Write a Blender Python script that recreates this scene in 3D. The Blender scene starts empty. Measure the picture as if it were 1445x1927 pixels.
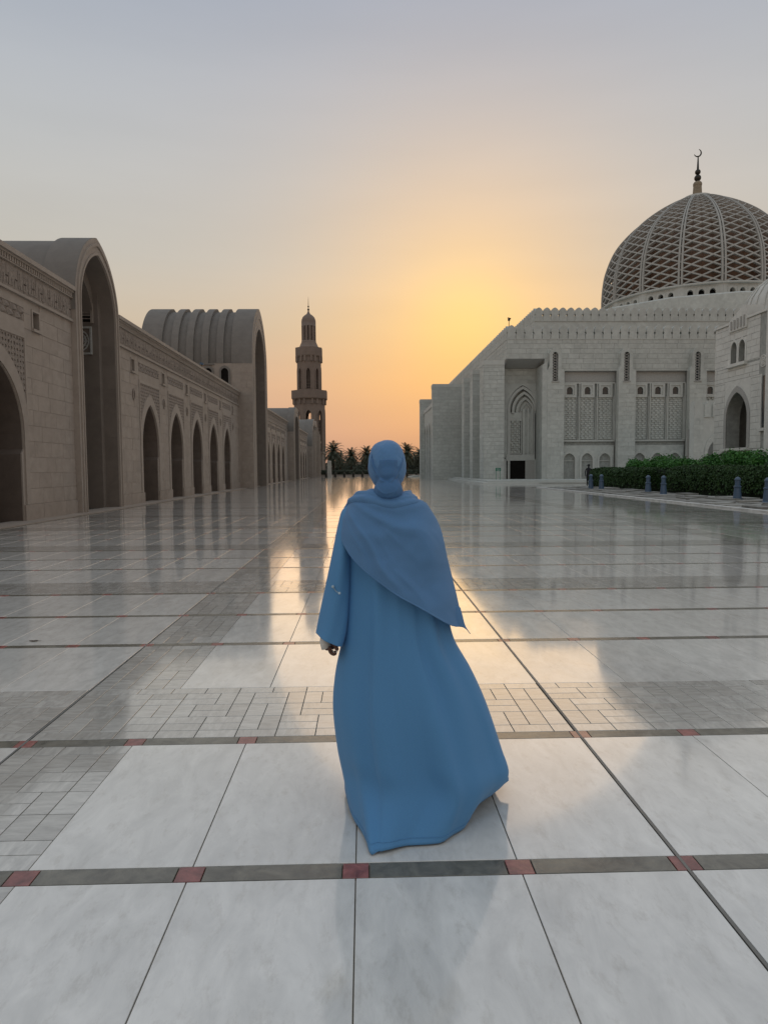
import bpy, bmesh, math, random
from mathutils import Vector, Matrix, noise
from mathutils.geometry import tessellate_polygon
R = random.Random(7)
PI = math.pi
S = bpy.context.scene
C = S.collection
# ------------------------------------------------------------------ camera
FPX, CX, CY, CH = 1285.0, 722.5, 963.5, 1.5
YAW, PIT, ROL = math.radians(1.65), math.radians(3.62), -0.0065
fw = Vector((math.sin(YAW)*math.cos(PIT), math.cos(YAW)*math.cos(PIT), -math.sin(PIT)))
rt0 = Vector((math.cos(YAW), -math.sin(YAW), 0)); up0 = rt0.cross(fw)
rt = rt0*math.cos(ROL)+up0*math.sin(ROL); up = -rt0*math.sin(ROL)+up0*math.cos(ROL)
cd = bpy.data.cameras.new('camera'); cam = bpy.data.objects.new('camera', cd); C.objects.link(cam)
cam.matrix_world = Matrix(((rt.x, up.x, -fw.x, 0), (rt.y, up.y, -fw.y, 0), (rt.z, up.z, -fw.z, CH), (0, 0, 0, 1)))
cd.sensor_fit = 'VERTICAL'; cd.sensor_height = 36; cd.lens = 36*FPX/1927; cd.clip_end = 6000; cd.clip_start = .05
S.camera = cam
def at(x, y, Y):                       # photo pixel + world distance -> world point
    d = fw+rt*((x-CX)/FPX)-up*((y-CY)/FPX)
    t = Y/d.y
    return Vector((d.x*t, Y, d.z*t+CH))
# ------------------------------------------------------------------ world
SUN_EL, SUN_AZ = math.radians(12.5), math.radians(8.6)
W = bpy.data.worlds.new('World'); S.world = W; W.use_nodes = True
nt = W.node_tree; N = nt.nodes; L = nt.links
bg = N['Background']; bg.inputs['Strength'].default_value = .1
def nd(t, **k):
    n = N.new(t)
    for a, v in k.items(): setattr(n, a, v)
    return n
def lin(c): return tuple((v/255/12.92 if v/255 <= .04045 else ((v/255+.055)/1.055)**2.4) for v in c)
sky = nd('ShaderNodeTexSky', sky_type='NISHITA', sun_disc=False, sun_elevation=SUN_EL, sun_rotation=SUN_AZ, dust_density=6.0, air_density=1.2)
tc = nd('ShaderNodeTexCoord')
nrm = nd('ShaderNodeVectorMath', operation='NORMALIZE'); L.new(tc.outputs['Generated'], nrm.inputs[0])
sep = nd('ShaderNodeSeparateXYZ'); L.new(nrm.outputs[0], sep.inputs[0])
ramp = nd('ShaderNodeValToRGB'); L.new(sep.outputs['Z'], ramp.inputs[0])
stops = [(0.0, (188, 151, 137)), (.05, (203, 164, 143)), (.12, (207, 175, 149)), (.20, (200, 187, 167)), (.28, (192, 190, 182)),
         (.40, (183, 187, 189)), (.55, (166, 176, 190)), (.68, (176, 186, 199)), (.85, (193, 202, 212)), (1.0, (203, 211, 219))]  # upper stops, out of frame, brightened to add light on the floor
cr = ramp.color_ramp
while len(cr.elements) < len(stops): cr.elements.new(.5)
for e, (p, c) in zip(cr.elements, stops): e.position = p; e.color = (*lin(c), 1)
sd = Vector((math.sin(SUN_AZ)*math.cos(SUN_EL), math.cos(SUN_AZ)*math.cos(SUN_EL), math.sin(SUN_EL)))
dot = nd('ShaderNodeVectorMath', operation='DOT_PRODUCT'); L.new(nrm.outputs[0], dot.inputs[0]); dot.inputs[1].default_value = sd
# glow round the hidden sun: three lobes of cos-power
def lobe(p, col, prev):
    a = nd('ShaderNodeMath', operation='MAXIMUM'); L.new(dot.outputs['Value'], a.inputs[0]); a.inputs[1].default_value = 0
    b = nd('ShaderNodeMath', operation='POWER'); L.new(a.outputs[0], b.inputs[0]); b.inputs[1].default_value = p
    c = nd('ShaderNodeVectorMath', operation='SCALE'); c.inputs[0].default_value = col; L.new(b.outputs[0], c.inputs['Scale'])
    d = nd('ShaderNodeVectorMath', operation='ADD'); L.new(prev, d.inputs[0]); L.new(c.outputs[0], d.inputs[1])
    return d.outputs[0]
# away from the sun the sky is a little darker and bluer
mr = nd('ShaderNodeMapRange'); L.new(dot.outputs['Value'], mr.inputs[0]); mr.inputs[1].default_value = -1; mr.inputs[2].default_value = 1
mr.inputs[3].default_value = .0; mr.inputs[4].default_value = 1
mx = nd('ShaderNodeMix', data_type='RGBA', blend_type='MIX'); L.new(mr.outputs[0], mx.inputs[0])
mx.inputs[6].default_value = (1.0, 1.02, 1.0, 1); mx.inputs[7].default_value = (1.02, 1.0, .99, 1)
mul = nd('ShaderNodeVectorMath', operation='MULTIPLY'); L.new(ramp.outputs[0], mul.inputs[0]); L.new(mx.outputs[2], mul.inputs[1])
o = lobe(11, (.055, .008, -.02), mul.outputs[0]); o = lobe(50, (.25, .045, -.13), o); o = lobe(330, (.10, .065, -.02), o)
mpz = nd('ShaderNodeMapping'); mpz.inputs['Scale'].default_value = (1.2, 1.2, 7); L.new(nrm.outputs[0], mpz.inputs[0])
hz_n = nd('ShaderNodeTexNoise'); hz_n.inputs['Scale'].default_value = 1.6; hz_n.inputs['Detail'].default_value = 4; L.new(mpz.outputs[0], hz_n.inputs['Vector'])
hz_r = nd('ShaderNodeMapRange'); L.new(hz_n.outputs['Fac'], hz_r.inputs[0]); hz_r.inputs[1].default_value = .3; hz_r.inputs[2].default_value = .7; hz_r.inputs[3].default_value = .965; hz_r.inputs[4].default_value = 1.03
hv = nd('ShaderNodeVectorMath', operation='SCALE'); L.new(o, hv.inputs[0]); L.new(hz_r.outputs[0], hv.inputs['Scale']); o = hv.outputs[0]
sc = nd('ShaderNodeVectorMath', operation='SCALE'); L.new(o, sc.inputs[0]); sc.inputs['Scale'].default_value = 9.6
mm = nd('ShaderNodeMix', data_type='RGBA'); mm.inputs[0].default_value = .015; L.new(sc.outputs[0], mm.inputs[6]); L.new(sky.outputs[0], mm.inputs[7])
L.new(mm.outputs[2], bg.inputs['Color'])
# ------------------------------------------------------------------ sun (low, veiled by haze)
sl = bpy.data.lights.new('sun', 'SUN'); sl.energy = .16; sl.angle = math.radians(32); sl.color = (1, .66, .36)
so = bpy.data.objects.new('sun', sl); C.objects.link(so); so.rotation_euler = (-sd).to_track_quat('-Z', 'Y').to_euler()
S.view_settings.view_transform = 'Standard'; S.view_settings.look = 'None'; S.view_settings.gamma = 1; S.view_settings.exposure = .1
try: S.view_settings.use_curve_mapping = False
except Exception: pass

# ------------------------------------------------------------------ materials
def mat(name, base, base2=None, rough=.8, nscale=3, namt=.25, bump=.02, bscale=40, spec=.3, stretch=None, metallic=0,
        var=.5, fine=0, rvar=0, sheen=0, bdist=.02, spots=0):
    m = bpy.data.materials.new(name); m.use_nodes = True
    t = m.node_tree; n = t.nodes; l = t.links; b = n['Principled BSDF']
    b.inputs['Roughness'].default_value = rough; b.inputs['Specular IOR Level'].default_value = spec; b.inputs['Metallic'].default_value = metallic
    if sheen: b.inputs['Sheen Weight'].default_value = sheen; b.inputs['Sheen Roughness'].default_value = .45
    base2 = base2 or tuple(v*.75 for v in base)
    geo = n.new('ShaderNodeNewGeometry'); mp = n.new('ShaderNodeMapping'); l.new(geo.outputs['Position'], mp.inputs[0])
    if stretch: mp.inputs['Scale'].default_value = stretch
    oi = n.new('ShaderNodeObjectInfo'); av = n.new('ShaderNodeAttribute'); av.attribute_name = 'tint'
    ad = n.new('ShaderNodeMath'); ad.operation = 'ADD'; l.new(oi.outputs['Random'], ad.inputs[0]); l.new(av.outputs['Fac'], ad.inputs[1])
    fr = n.new('ShaderNodeMath'); fr.operation = 'FRACT'; l.new(ad.outputs[0], fr.inputs[0])
    # shift the noise per piece so neighbouring stones differ in vein
    cb = n.new('ShaderNodeCombineXYZ'); l.new(fr.outputs[0], cb.inputs[2])
    s3 = n.new('ShaderNodeVectorMath'); s3.operation = 'SCALE'; l.new(cb.outputs[0], s3.inputs[0]); s3.inputs['Scale'].default_value = 60
    va = n.new('ShaderNodeVectorMath'); va.operation = 'ADD'; l.new(mp.outputs[0], va.inputs[0]); l.new(s3.outputs[0], va.inputs[1])
    nz = n.new('ShaderNodeTexNoise'); nz.inputs['Scale'].default_value = nscale; nz.inputs['Detail'].default_value = 8; nz.inputs['Roughness'].default_value = .66; nz.inputs['Distortion'].default_value = .5
    l.new(va.outputs[0], nz.inputs['Vector'])
    m1 = n.new('ShaderNodeMix'); m1.data_type = 'RGBA'; m1.inputs[6].default_value = (*base, 1); m1.inputs[7].default_value = (*base2, 1)
    f1 = n.new('ShaderNodeMath'); f1.operation = 'MULTIPLY'; f1.inputs[1].default_value = var; l.new(fr.outputs[0], f1.inputs[0]); l.new(f1.outputs[0], m1.inputs[0])
    mr = n.new('ShaderNodeMapRange'); l.new(nz.outputs['Fac'], mr.inputs[0]); mr.inputs[1].default_value = .3; mr.inputs[2].default_value = .7
    mr.inputs[3].default_value = 1-namt; mr.inputs[4].default_value = 1+namt
    hs = n.new('ShaderNodeVectorMath'); hs.operation = 'SCALE'; l.new(m1.outputs[2], hs.inputs[0]); l.new(mr.outputs[0], hs.inputs['Scale'])
    out = hs.outputs[0]
    # big slow patches of dust and staining
    n2 = n.new('ShaderNodeTexNoise'); n2.inputs['Scale'].default_value = .22; n2.inputs['Detail'].default_value = 5; l.new(geo.outputs['Position'], n2.inputs['Vector'])
    mr2 = n.new('ShaderNodeMapRange'); l.new(n2.outputs['Fac'], mr2.inputs[0]); mr2.inputs[1].default_value = .3; mr2.inputs[2].default_value = .7
    mr2.inputs[3].default_value = .93; mr2.inputs[4].default_value = 1.06
    h2 = n.new('ShaderNodeVectorMath'); h2.operation = 'SCALE'; l.new(out, h2.inputs[0]); l.new(mr2.outputs[0], h2.inputs['Scale']); out = h2.outputs[0]
    if spots:
        n4 = n.new('ShaderNodeTexNoise'); n4.inputs['Scale'].default_value = 9; n4.inputs['Detail'].default_value = 9; n4.inputs['Roughness'].default_value = .75; l.new(va.outputs[0], n4.inputs['Vector'])
        m4 = n.new('ShaderNodeMapRange'); l.new(n4.outputs['Fac'], m4.inputs[0]); m4.inputs[1].default_value = .52; m4.inputs[2].default_value = .72; m4.inputs[3].default_value = 0; m4.inputs[4].default_value = spots
        x4 = n.new('ShaderNodeMix'); x4.data_type = 'RGBA'; l.new(m4.outputs[0], x4.inputs[0]); l.new(out, x4.inputs[6]); x4.inputs[7].default_value = (base[0]*.5, base[1]*.46, base[2]*.4, 1); out = x4.outputs[2]
    l.new(out, b.inputs['Base Color'])
    if rvar:
        n3 = n.new('ShaderNodeTexNoise'); n3.inputs['Scale'].default_value = 1.7; n3.inputs['Detail'].default_value = 7; l.new(va.outputs[0], n3.inputs['Vector'])
        mr3 = n.new('ShaderNodeMapRange'); l.new(n3.outputs['Fac'], mr3.inputs[0]); mr3.inputs[1].default_value = .3; mr3.inputs[2].default_value = .75
        mr3.inputs[3].default_value = max(.03, rough-rvar*.5); mr3.inputs[4].default_value = rough+rvar; l.new(mr3.outputs[0], b.inputs['Roughness'])
    if bump:
        nb = n.new('ShaderNodeTexNoise'); nb.inputs['Scale'].default_value = bscale; nb.inputs['Detail'].default_value = 4; l.new(mp.outputs[0], nb.inputs['Vector'])
        bp = n.new('ShaderNodeBump'); bp.inputs['Strength'].default_value = bump; bp.inputs['Distance'].default_value = bdist; l.new(nb.outputs['Fac'], bp.inputs['Height'])
        l.new(bp.outputs[0], b.inputs['Normal'])
    return m
M = {}
M['lstone'] = mat('warm_sandstone', (.34, .285, .24), (.28, .231, .193), rough=.75, nscale=2.2, namt=.14, bump=.25, bscale=25)
M['ltrim'] = mat('warm_sandstone_trim', (.345, .292, .248), (.305, .256, .216), rough=.75, nscale=2.2, namt=.1, bump=.2, bscale=25)
M['lcarve'] = mat('carved_brown_stone', (.27, .225, .19), (.23, .19, .16), rough=.85, nscale=14, namt=.35, bump=.6, bscale=30)
M['grev'] = mat('gateway_reveal_shaded_stone', (.20, .168, .142), (.165, .136, .114), rough=.8, nscale=1.6, namt=.12, bump=.2)  # trim stone darkened to paint in the shade inside the gateway arches
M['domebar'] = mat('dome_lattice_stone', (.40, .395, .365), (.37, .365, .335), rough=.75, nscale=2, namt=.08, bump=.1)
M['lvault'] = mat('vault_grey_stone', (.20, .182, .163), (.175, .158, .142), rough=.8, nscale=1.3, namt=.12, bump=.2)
M['lindark'] = mat('corridor_shaded_plaster', (.08, .06, .048), (.07, .052, .042), rough=.9)  # interior plaster darkened to paint in the shade of the corridor
M['minaret'] = mat('minaret_brown_stone', (.235, .183, .152), (.19, .148, .124), rough=.8, nscale=.8, namt=.12, bump=.2)
M['reveal'] = mat('arch_reveal_shaded_stone', (.155, .122, .10), (.12, .092, .075), rough=.8, nscale=2, namt=.15, bump=.2)  # wall stone darkened; the shade inside the arches is put into its colour
M['joint'] = mat('joint_mortar', (.27, .235, .20), rough=.9, var=0)
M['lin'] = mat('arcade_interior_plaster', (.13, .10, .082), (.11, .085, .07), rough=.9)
M['pstone'] = mat('pale_pavilion_stone_lit', (.64, .64, .60), (.56, .56, .525), rough=.75, nscale=2.2, namt=.12, bump=.2, bscale=25)  # lightened to paint in the sky and sunset light on the court side
M['rstone'] = mat('pale_grey_stone', (.52, .535, .50), (.41, .425, .395), rough=.75, nscale=1.6, namt=.15, bump=.2, bscale=25)
M['rtrim'] = mat('pale_grey_trim', (.52, .53, .495), (.475, .485, .455), rough=.75, nscale=2, namt=.08, bump=.2)
M['rrough'] = mat('bush_hammered_stone', (.41, .405, .38), (.37, .365, .345), rough=.9, nscale=20, namt=.25, bump=.6, bscale=30)
M['rjoint'] = mat('grey_mortar', (.33, .34, .32), rough=.9, var=0)
M['slab'] = mat('travertine_slab', (.77, .74, .69), (.70, .67, .62), rough=.10, nscale=4, namt=.15, bump=.004, bscale=60, spec=1.0, stretch=(2.1, .85, 1), rvar=.07, var=.8, spots=.42)
M['paver'] = mat('veined_paver', (.56, .535, .49), (.42, .395, .355), rough=.11, nscale=7, namt=.25, bump=.006, bscale=60, spec=1.0, stretch=(1, 4.2, 1), rvar=.08, var=.9)
M['paverx'] = mat('veined_paver_cross', (.57, .545, .50), (.43, .405, .365), rough=.11, nscale=7, namt=.25, bump=.006, bscale=60, spec=1.0, stretch=(3.8, 1, 1), rvar=.08, var=.9)
M['bar'] = mat('dark_slate_bar', (.155, .142, .11), (.11, .10, .078), rough=.2, nscale=9, namt=.5, bump=.06, bscale=20, spec=.9, rvar=.12)
M['red'] = mat('red_stone_square', (.29, .105, .09), (.21, .06, .052), rough=.2, nscale=12, namt=.5, bump=.06, bscale=22, spec=.9, rvar=.12)
M['grout'] = mat('floor_grout', (.20, .18, .145), rough=.6, var=0, bump=.1)
M['steel'] = mat('joint_strip_metal', (.21, .205, .19), rough=.45, metallic=.5, var=0, bump=.1)
M['ground'] = mat('sandy_ground', (.27, .235, .19), rough=.95, nscale=.3, var=0, bump=.5, bscale=2)
M['glass'] = mat('dark_window_glass', (.035, .045, .05), rough=.12, spec=.5, var=0, bump=0)
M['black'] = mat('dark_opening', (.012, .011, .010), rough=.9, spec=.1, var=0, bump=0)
M['domein'] = mat('inner_dome_bronze_tile', (.20, .112, .066), (.12, .078, .052), rough=.5, nscale=1.2, namt=.45, var=.7, bump=.1, spec=.4)
M['finial'] = mat('finial_stone', (.26, .215, .15), rough=.6, var=0)
M['bronze'] = mat('dark_bronze', (.045, .043, .035), rough=.45, metallic=.6, var=0, bump=0)
M['bollard'] = mat('blue_grey_painted_metal', (.07, .115, .18), (.06, .10, .16), rough=.42, nscale=6, namt=.12, bump=.05, spec=.5)
M['leafd'] = mat('clipped_hedge_leaf', (.016, .042, .010), (.036, .082, .018), rough=.6, nscale=1.1, namt=.35, bump=0, var=1)
M['leafb'] = mat('bright_shrub_leaf', (.03, .12, .022), (.075, .22, .04), rough=.5, nscale=1.1, namt=.3, bump=0, var=1)
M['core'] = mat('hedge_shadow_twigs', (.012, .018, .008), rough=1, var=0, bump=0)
M['palmleaf'] = mat('palm_frond_green', (.075, .085, .055), (.10, .105, .065), rough=.6, nscale=1, namt=.3, bump=0)
M['bark'] = mat('palm_bark', (.075, .06, .045), rough=.95, nscale=5, namt=.3, bump=.5)
M['treeleaf'] = mat('far_tree_leaf', (.055, .065, .045), (.08, .088, .058), rough=.8, nscale=.4, namt=.3, bump=0)
M['crazy'] = mat('split_slate_paving', (.36, .35, .32), (.20, .195, .18), rough=.6, nscale=3, namt=.3, bump=.4, bscale=12, var=1)
M['kerb'] = mat('pale_kerb_stone', (.60, .59, .56), rough=.6)
M['green'] = mat('sign_green', (.012, .17, .095), rough=.4, var=0, bump=0)
M['white'] = mat('white_print', (.75, .75, .72), rough=.6, var=0, bump=0)
M['palewall'] = mat('pale_render', (.50, .46, .40), rough=.9)
M['darkcloth'] = mat('dark_uniform', (.022, .022, .026), rough=.9, var=0, bump=0)
M['skin'] = mat('brown_skin', (.105, .05, .035), rough=.5, nscale=20, namt=.1, bump=.05, bscale=200, var=0)
M['ring'] = mat('silver_ring', (.7, .7, .68), rough=.2, metallic=1, var=0, bump=0)
M['pearl'] = mat('pale_bead', (.45, .58, .66), rough=.3, var=0, bump=0)
M['cuff'] = mat('cream_cotton_cuff', (.62, .60, .56), rough=.9, var=0, bump=.2, bscale=400)
for k_ in ('slab', 'paver', 'paverx'):
    p_ = M[k_].node_tree.nodes['Principled BSDF']; p_.inputs['Coat Weight'].default_value = .7; p_.inputs['Coat Roughness'].default_value = .06; p_.inputs['Coat IOR'].default_value = 1.5
def fabric(name, c1, c2, sheen):
    m = mat(name, c1, c2, rough=.62, nscale=300, namt=.05, bump=.10, bscale=900, spec=.22, var=.0, sheen=sheen, bdist=.002)
    return m
M['abaya'] = fabric('blue_abaya_crepe', (.095, .265, .50), (.095, .265, .50), .08)
M['wrapc'] = fabric('blue_scarf_shaded_double_layer', (.068, .165, .33), (.068, .165, .33), .08)  # deeper blue: doubled cloth plus painted shading of the lower wrap
M['scarf'] = fabric('blue_shawl_chiffon', (.10, .225, .42), (.10, .225, .42), .12)

# ------------------------------------------------------------------ helpers
def props(o, label=None, cat=None, group=None, kind=None):
    if label: o['label'] = label
    if cat: o['category'] = cat
    if group: o['group'] = group
    if kind: o['kind'] = kind
    return o
def thing(name, loc, label, cat, group=None, kind=None):
    o = bpy.data.objects.new(name, None); C.objects.link(o); o.location = loc; o.empty_display_size = .3
    return props(o, label, cat, group, kind)
class Fr:                                # wall frame: s along, z up, n outward
    def __init__(s, o, sd, n): s.o = Vector(o); s.s = Vector(sd); s.n = Vector(n)
    def __call__(s, a, z, n): return s.o+s.s*a+s.n*n+Vector((0, 0, z))
WF = Fr((0, 0, 0), (1, 0, 0), (0, 1, 0))
class MB:
    def __init__(s): s.v = []; s.f = []; s.t = []
    def add(s, vs, fs, tint=None):
        b = len(s.v); s.v += [tuple(v) for v in vs]; s.f += [tuple(b+i for i in f) for f in fs]
        t = R.random() if tint is None else tint
        s.t += [t]*len(fs)
        return s
    def box(s, F, a0, a1, z0, z1, n0, n1, tint=None, back=True):
        p = [F(a, z, n) for n in (n0, n1) for z in (z0, z1) for a in (a0, a1)]
        f = [(4, 5, 7, 6), (0, 4, 6, 2), (1, 3, 7, 5), (2, 6, 7, 3), (0, 1, 5, 4)]
        if back: f.append((0, 2, 3, 1))
        return s.add(p, f, tint)
    def plate(s, F, outer, holes, n0, n1, back=True, tint=None):
        loops = [outer]+holes
        tri = tessellate_polygon([[Vector((a, z, 0)) for a, z in lp] for lp in loops])
        flat = [q for lp in loops for q in lp]; m = len(flat)
        vs = [F(a, z, n1) for a, z in flat]+[F(a, z, n0) for a, z in flat]
        fs = [tuple(x) for x in tri]
        if back: fs += [tuple(i+m for i in reversed(x)) for x in tri]
        k = 0
        for lp in loops:
            q = len(lp)
            for i in range(q):
                a, b = k+i, k+(i+1) % q
                fs.append((a, b, b+m, a+m))
            k += q
        return s.add(vs, fs, tint)
    def ring(s, F, outer, inner, n0, n1, tint=None):   # open strip between two polylines of equal length
        m = len(outer)
        vs = [F(a, z, n1) for a, z in outer]+[F(a, z, n1) for a, z in inner]+[F(a, z, n0) for a, z in outer]+[F(a, z, n0) for a, z in inner]
        fs = []
        for i in range(m-1):
            fs += [(i, i+1, m+i+1, m+i), (i, i+1, 2*m+i+1, 2*m+i), (m+i, m+i+1, 3*m+i+1, 3*m+i)]
        return s.add(vs, fs, tint)
    def strip(s, A, B, tint=None, close=False):
        m = len(A); fs = [(i, (i+1) % m, m+(i+1) % m, m+i) for i in range(m if close else m-1)]
        return s.add(list(A)+list(B), fs, tint)
    def lathe(s, c, prof, n=24, tint=None, a0=0):
        vs = []; c = Vector(c)
        for r, z in prof:
            for i in range(n):
                a = a0+2*PI*i/n; vs.append(c+Vector((r*math.cos(a), r*math.sin(a), z)))
        fs = [(j*n+i, j*n+(i+1) % n, (j+1)*n+(i+1) % n, (j+1)*n+i) for j in range(len(prof)-1) for i in range(n)]
        fs.append(tuple(range(n))); fs.append(tuple((len(prof)-1)*n+i for i in range(n)))
        return s.add(vs, fs, tint)
    def beam(s, p, q, w, h, up=Vector((0, 0, 1)), tint=None):
        p = Vector(p); q = Vector(q); d = (q-p).normalized(); a = d.cross(up).normalized()*(w/2); b = a.cross(d).normalized()*(h/2)
        vs = [x+i*a+j*b for x in (p, q) for i in (-1, 1) for j in (-1, 1)]
        return s.add(vs, [(0, 1, 3, 2), (4, 6, 7, 5), (0, 4, 5, 1), (2, 3, 7, 6), (0, 2, 6, 4), (1, 5, 7, 3)], tint)
    def tube(s, pts, rad, n=8, tint=None):
        pts = [Vector(p) for p in pts]; vs = []
        for i, p in enumerate(pts):
            d = (pts[min(i+1, len(pts)-1)]-pts[max(i-1, 0)]).normalized()
            u = d.cross(Vector((0, 0, 1)));
            if u.length < .1: u = d.cross(Vector((1, 0, 0)))
            u.normalize(); w = u.cross(d)
            r = rad[i] if isinstance(rad, (list, tuple)) else rad
            vs += [p+u*(r*math.cos(2*PI*k/n))+w*(r*math.sin(2*PI*k/n)) for k in range(n)]
        fs = [(j*n+i, j*n+(i+1) % n, (j+1)*n+(i+1) % n, (j+1)*n+i) for j in range(len(pts)-1) for i in range(n)]
        fs += [tuple(range(n)), tuple((len(pts)-1)*n+i for i in range(n))]
        return s.add(vs, fs, tint)
    def mesh(s, name, m, smooth=False):
        me = bpy.data.meshes.new(name); me.from_pydata(s.v, [], s.f); me.materials.append(M[m] if isinstance(m, str) else m)
        at_ = me.attributes.new('tint', 'FLOAT', 'FACE')
        if len(me.polygons) == len(s.t): at_.data.foreach_set('value', s.t)
        if smooth: me.polygons.foreach_set('use_smooth', [True]*len(me.polygons))
        me.update(); return me
    def build(s, name, m, parent=None, smooth=False, **k):
        o = bpy.data.objects.new(name, s.mesh(name, m, smooth)); C.objects.link(o)
        if parent:
            o.parent = parent
            if parent.parent is None and parent.type == 'EMPTY': o.location = -Vector(parent.location)
        props(o, **k); return o
def catmull(P, n, closed=False):
    m = len(P); out = []
    segs = m if closed else m-1
    for i in range(segs):
        if closed: a, b, c, d = P[(i-1) % m], P[i], P[(i+1) % m], P[(i+2) % m]
        else: a, b, c, d = P[max(i-1, 0)], P[i], P[i+1], P[min(i+2, m-1)]
        for k in range(n):
            t = k/n
            out.append(tuple(.5*((2*b[j])+(-a[j]+c[j])*t+(2*a[j]-5*b[j]+4*c[j]-d[j])*t*t+(-a[j]+3*b[j]-3*c[j]+d[j])*t**3) for j in range(len(b))))
    if not closed: out.append(tuple(P[-1]))
    return out
def arch(c, hw, z0, zs, za, n=10, ogee=0):   # left foot, up, over the point, right foot
    r = za-zs; RR = (hw*hw+r*r)/(2*hw); th = math.asin(min(1, r/RR)) if r < RR else PI/2
    right = []
    amax = math.atan2(r, RR-hw)
    for i in range(n+1):
        a = amax*i/n; x = hw-RR+RR*math.cos(a); z = zs+RR*math.sin(a)
        if ogee: z += ogee*max(0, (i/n-.7)/.3)**2
        right.append((x, z))
    pts = [(c-hw, z0)] if z0 < zs else []
    pts += [(c-x, z) for x, z in right]+[(c+x, z) for x, z in reversed(right[:-1])]
    if z0 < zs: pts.append((c+hw, z0))
    return pts
_boxes = {}
def unitbox(name, dx, dy, dz, m, bev=0.0):
    k = (name, round(dx, 3), round(dy, 3), round(dz, 3), m)
    if k not in _boxes:
        b = MB(); x, y, z = dx/2, dy/2, dz/2
        if bev:
            e = bev
            vs = [(-x, -y, z-e), (x, -y, z-e), (x, y, z-e), (-x, y, z-e), (-x+e, -y+e, z), (x-e, -y+e, z), (x-e, y-e, z), (-x+e, y-e, z), (-x, -y, -z), (x, -y, -z), (x, y, -z), (-x, y, -z)]
            b.add(vs, [(4, 5, 6, 7)]+[(i, (i+1) % 4, 4+(i+1) % 4, 4+i) for i in range(4)]+[(8+i, 8+(i+1) % 4, (i+1) % 4, i) for i in range(4)], 0)
        else: b.box(WF, -x, x, -z, z, -y, y, 0)
        _boxes[k] = b.mesh(name, m)
    return _boxes[k]
def piece(name, me, loc, parent, rz=0):
    o = bpy.data.objects.new(name, me); C.objects.link(o); o.parent = parent
    o.location = Vector(loc)-Vector(parent.location) if parent.type == 'EMPTY' and parent.parent is None else Vector(loc)
    if rz: o.rotation_euler.z = rz
    return o
def courses(F, regions, ch, bl, parent, m, indiv=True, t=.010, gap=.009, budget=[None], name='stone_block', seed=0, mb=None, z00=0):
    rr = random.Random(seed); b = mb or MB(); cnt = 0
    if m == 'rstone' and not indiv: gap, t = max(gap, .020), max(t, .022)
    if m == 'pstone': gap, t = .018, .022
    for (a0, a1, z0, z1) in regions:
        k = math.floor((z0-z00)/ch+1e-6)
        while z00+k*ch < z1-.02:
            lo = max(z0, z00+k*ch); hi = min(z1, z00+(k+1)*ch)
            x = a0-(.5*bl if k % 2 else .0)*(.7+.6*rr.random())
            while x < a1-.02:
                ln = bl*(.75+.5*rr.random()); s0 = max(x, a0); s1 = min(x+ln, a1)
                if a1-s1 < .2*bl: s1 = a1; ln = 9e9
                if s1-s0 > .05 and hi-lo > .05:
                    n1 = t+rr.random()*.007
                    if indiv:
                        q = lambda v: round(v*50)/50
                        c = F((s0+s1)/2, (lo+hi)/2, n1/2); ds, dz = s1-s0-gap, hi-lo-gap
                        dx, dy = (ds, n1) if abs(F.s.x) > .5 else (n1, ds)
                        piece(name, unitbox(name, dx, dy, dz, m), c, parent); cnt += 1
                    else: b.box(F, s0+gap/2, s1-gap/2, lo+gap/2, hi-gap/2, 0, n1, back=False)
                x += ln
            k += 1
    if not indiv and not mb: b.build(name, m, parent, kind='stuff')
    return cnt
def copytree(o, parent=None):
    c = o.copy(); C.objects.link(c)
    if parent is not None: c.parent = parent
    for ch in list(o.children): copytree(ch, c)
    return c
def sph(mb, c, r, n=12, sx=1, sy=1, sz=1):
    pr = [(r*sx*math.sin(PI*i/n) if 0 < i < n else .0005, -r*sz*math.cos(PI*i/n)) for i in range(n+1)]
    mb.lathe(c, pr, n*2 if n > 8 else 12)

# ================================================================== SETTING: ground and plaza floor
g = MB(); g.add([(-3000, -60, -.06), (3000, -60, -.06), (3000, 4000, -.06), (-3000, 4000, -.06)], [(0, 1, 2, 3)])
g.build('ground', 'ground', kind='structure')
plaza = thing('plaza_floor', (0, 0, 0), None, None, kind='structure')
b = MB(); b.add([(-18, -8, -.012), (13, -8, -.012), (13, 142, -.012), (-18, 142, -.012)], [(0, 1, 2, 3)], 0)
b.add([(13, 51.5, -.012), (60, 51.5, -.012), (60, 142, -.012), (13, 142, -.012)], [(0, 1, 2, 3)], 0)
b.build('grout_bed', 'grout', plaza)
TW, G = .6165, .0045
P0, PER = 3.73, 4.57
slab_m = MB(); bar_m = MB(); red_m = MB(); pav_m = MB(); pavx_m = MB()
cols = []                                   # (x0, x1, type)
def colrun(x, xe):
    out = []
    while x < xe-.3: out.append((x, x+TW)); x += TW
    return out
XM = [-1.89, 7.35]                          # mosaic strips start here
columns = [(a, b_, 's') for a, b_ in colrun(-1.89-13*TW, -1.9)]+[(-1.875, -1.275, 'm')]
columns += [(1.19-(k+1)*TW, 1.19-k*TW, 's') for k in range(4)][::-1]+[(a, b_, 's') for a, b_ in colrun(1.205, 7.3)]+[(7.365, 7.965, 'm')]+[(a, b_, 's') for a, b_ in colrun(7.98, 58)]
columns = [c for c in columns if c[0] > -9.95]
nextx = {}
for p_, q_ in zip(sorted(columns), sorted(columns)[1:]): nextx[p_[0]] = q_[0]
near = []                                   # candidates for single objects: (depth key, kind, x0,x1,y0,y1)
def rect(kind, x0, x1, y0, y1): near.append((kind, x0, x1, y0, y1))
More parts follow.
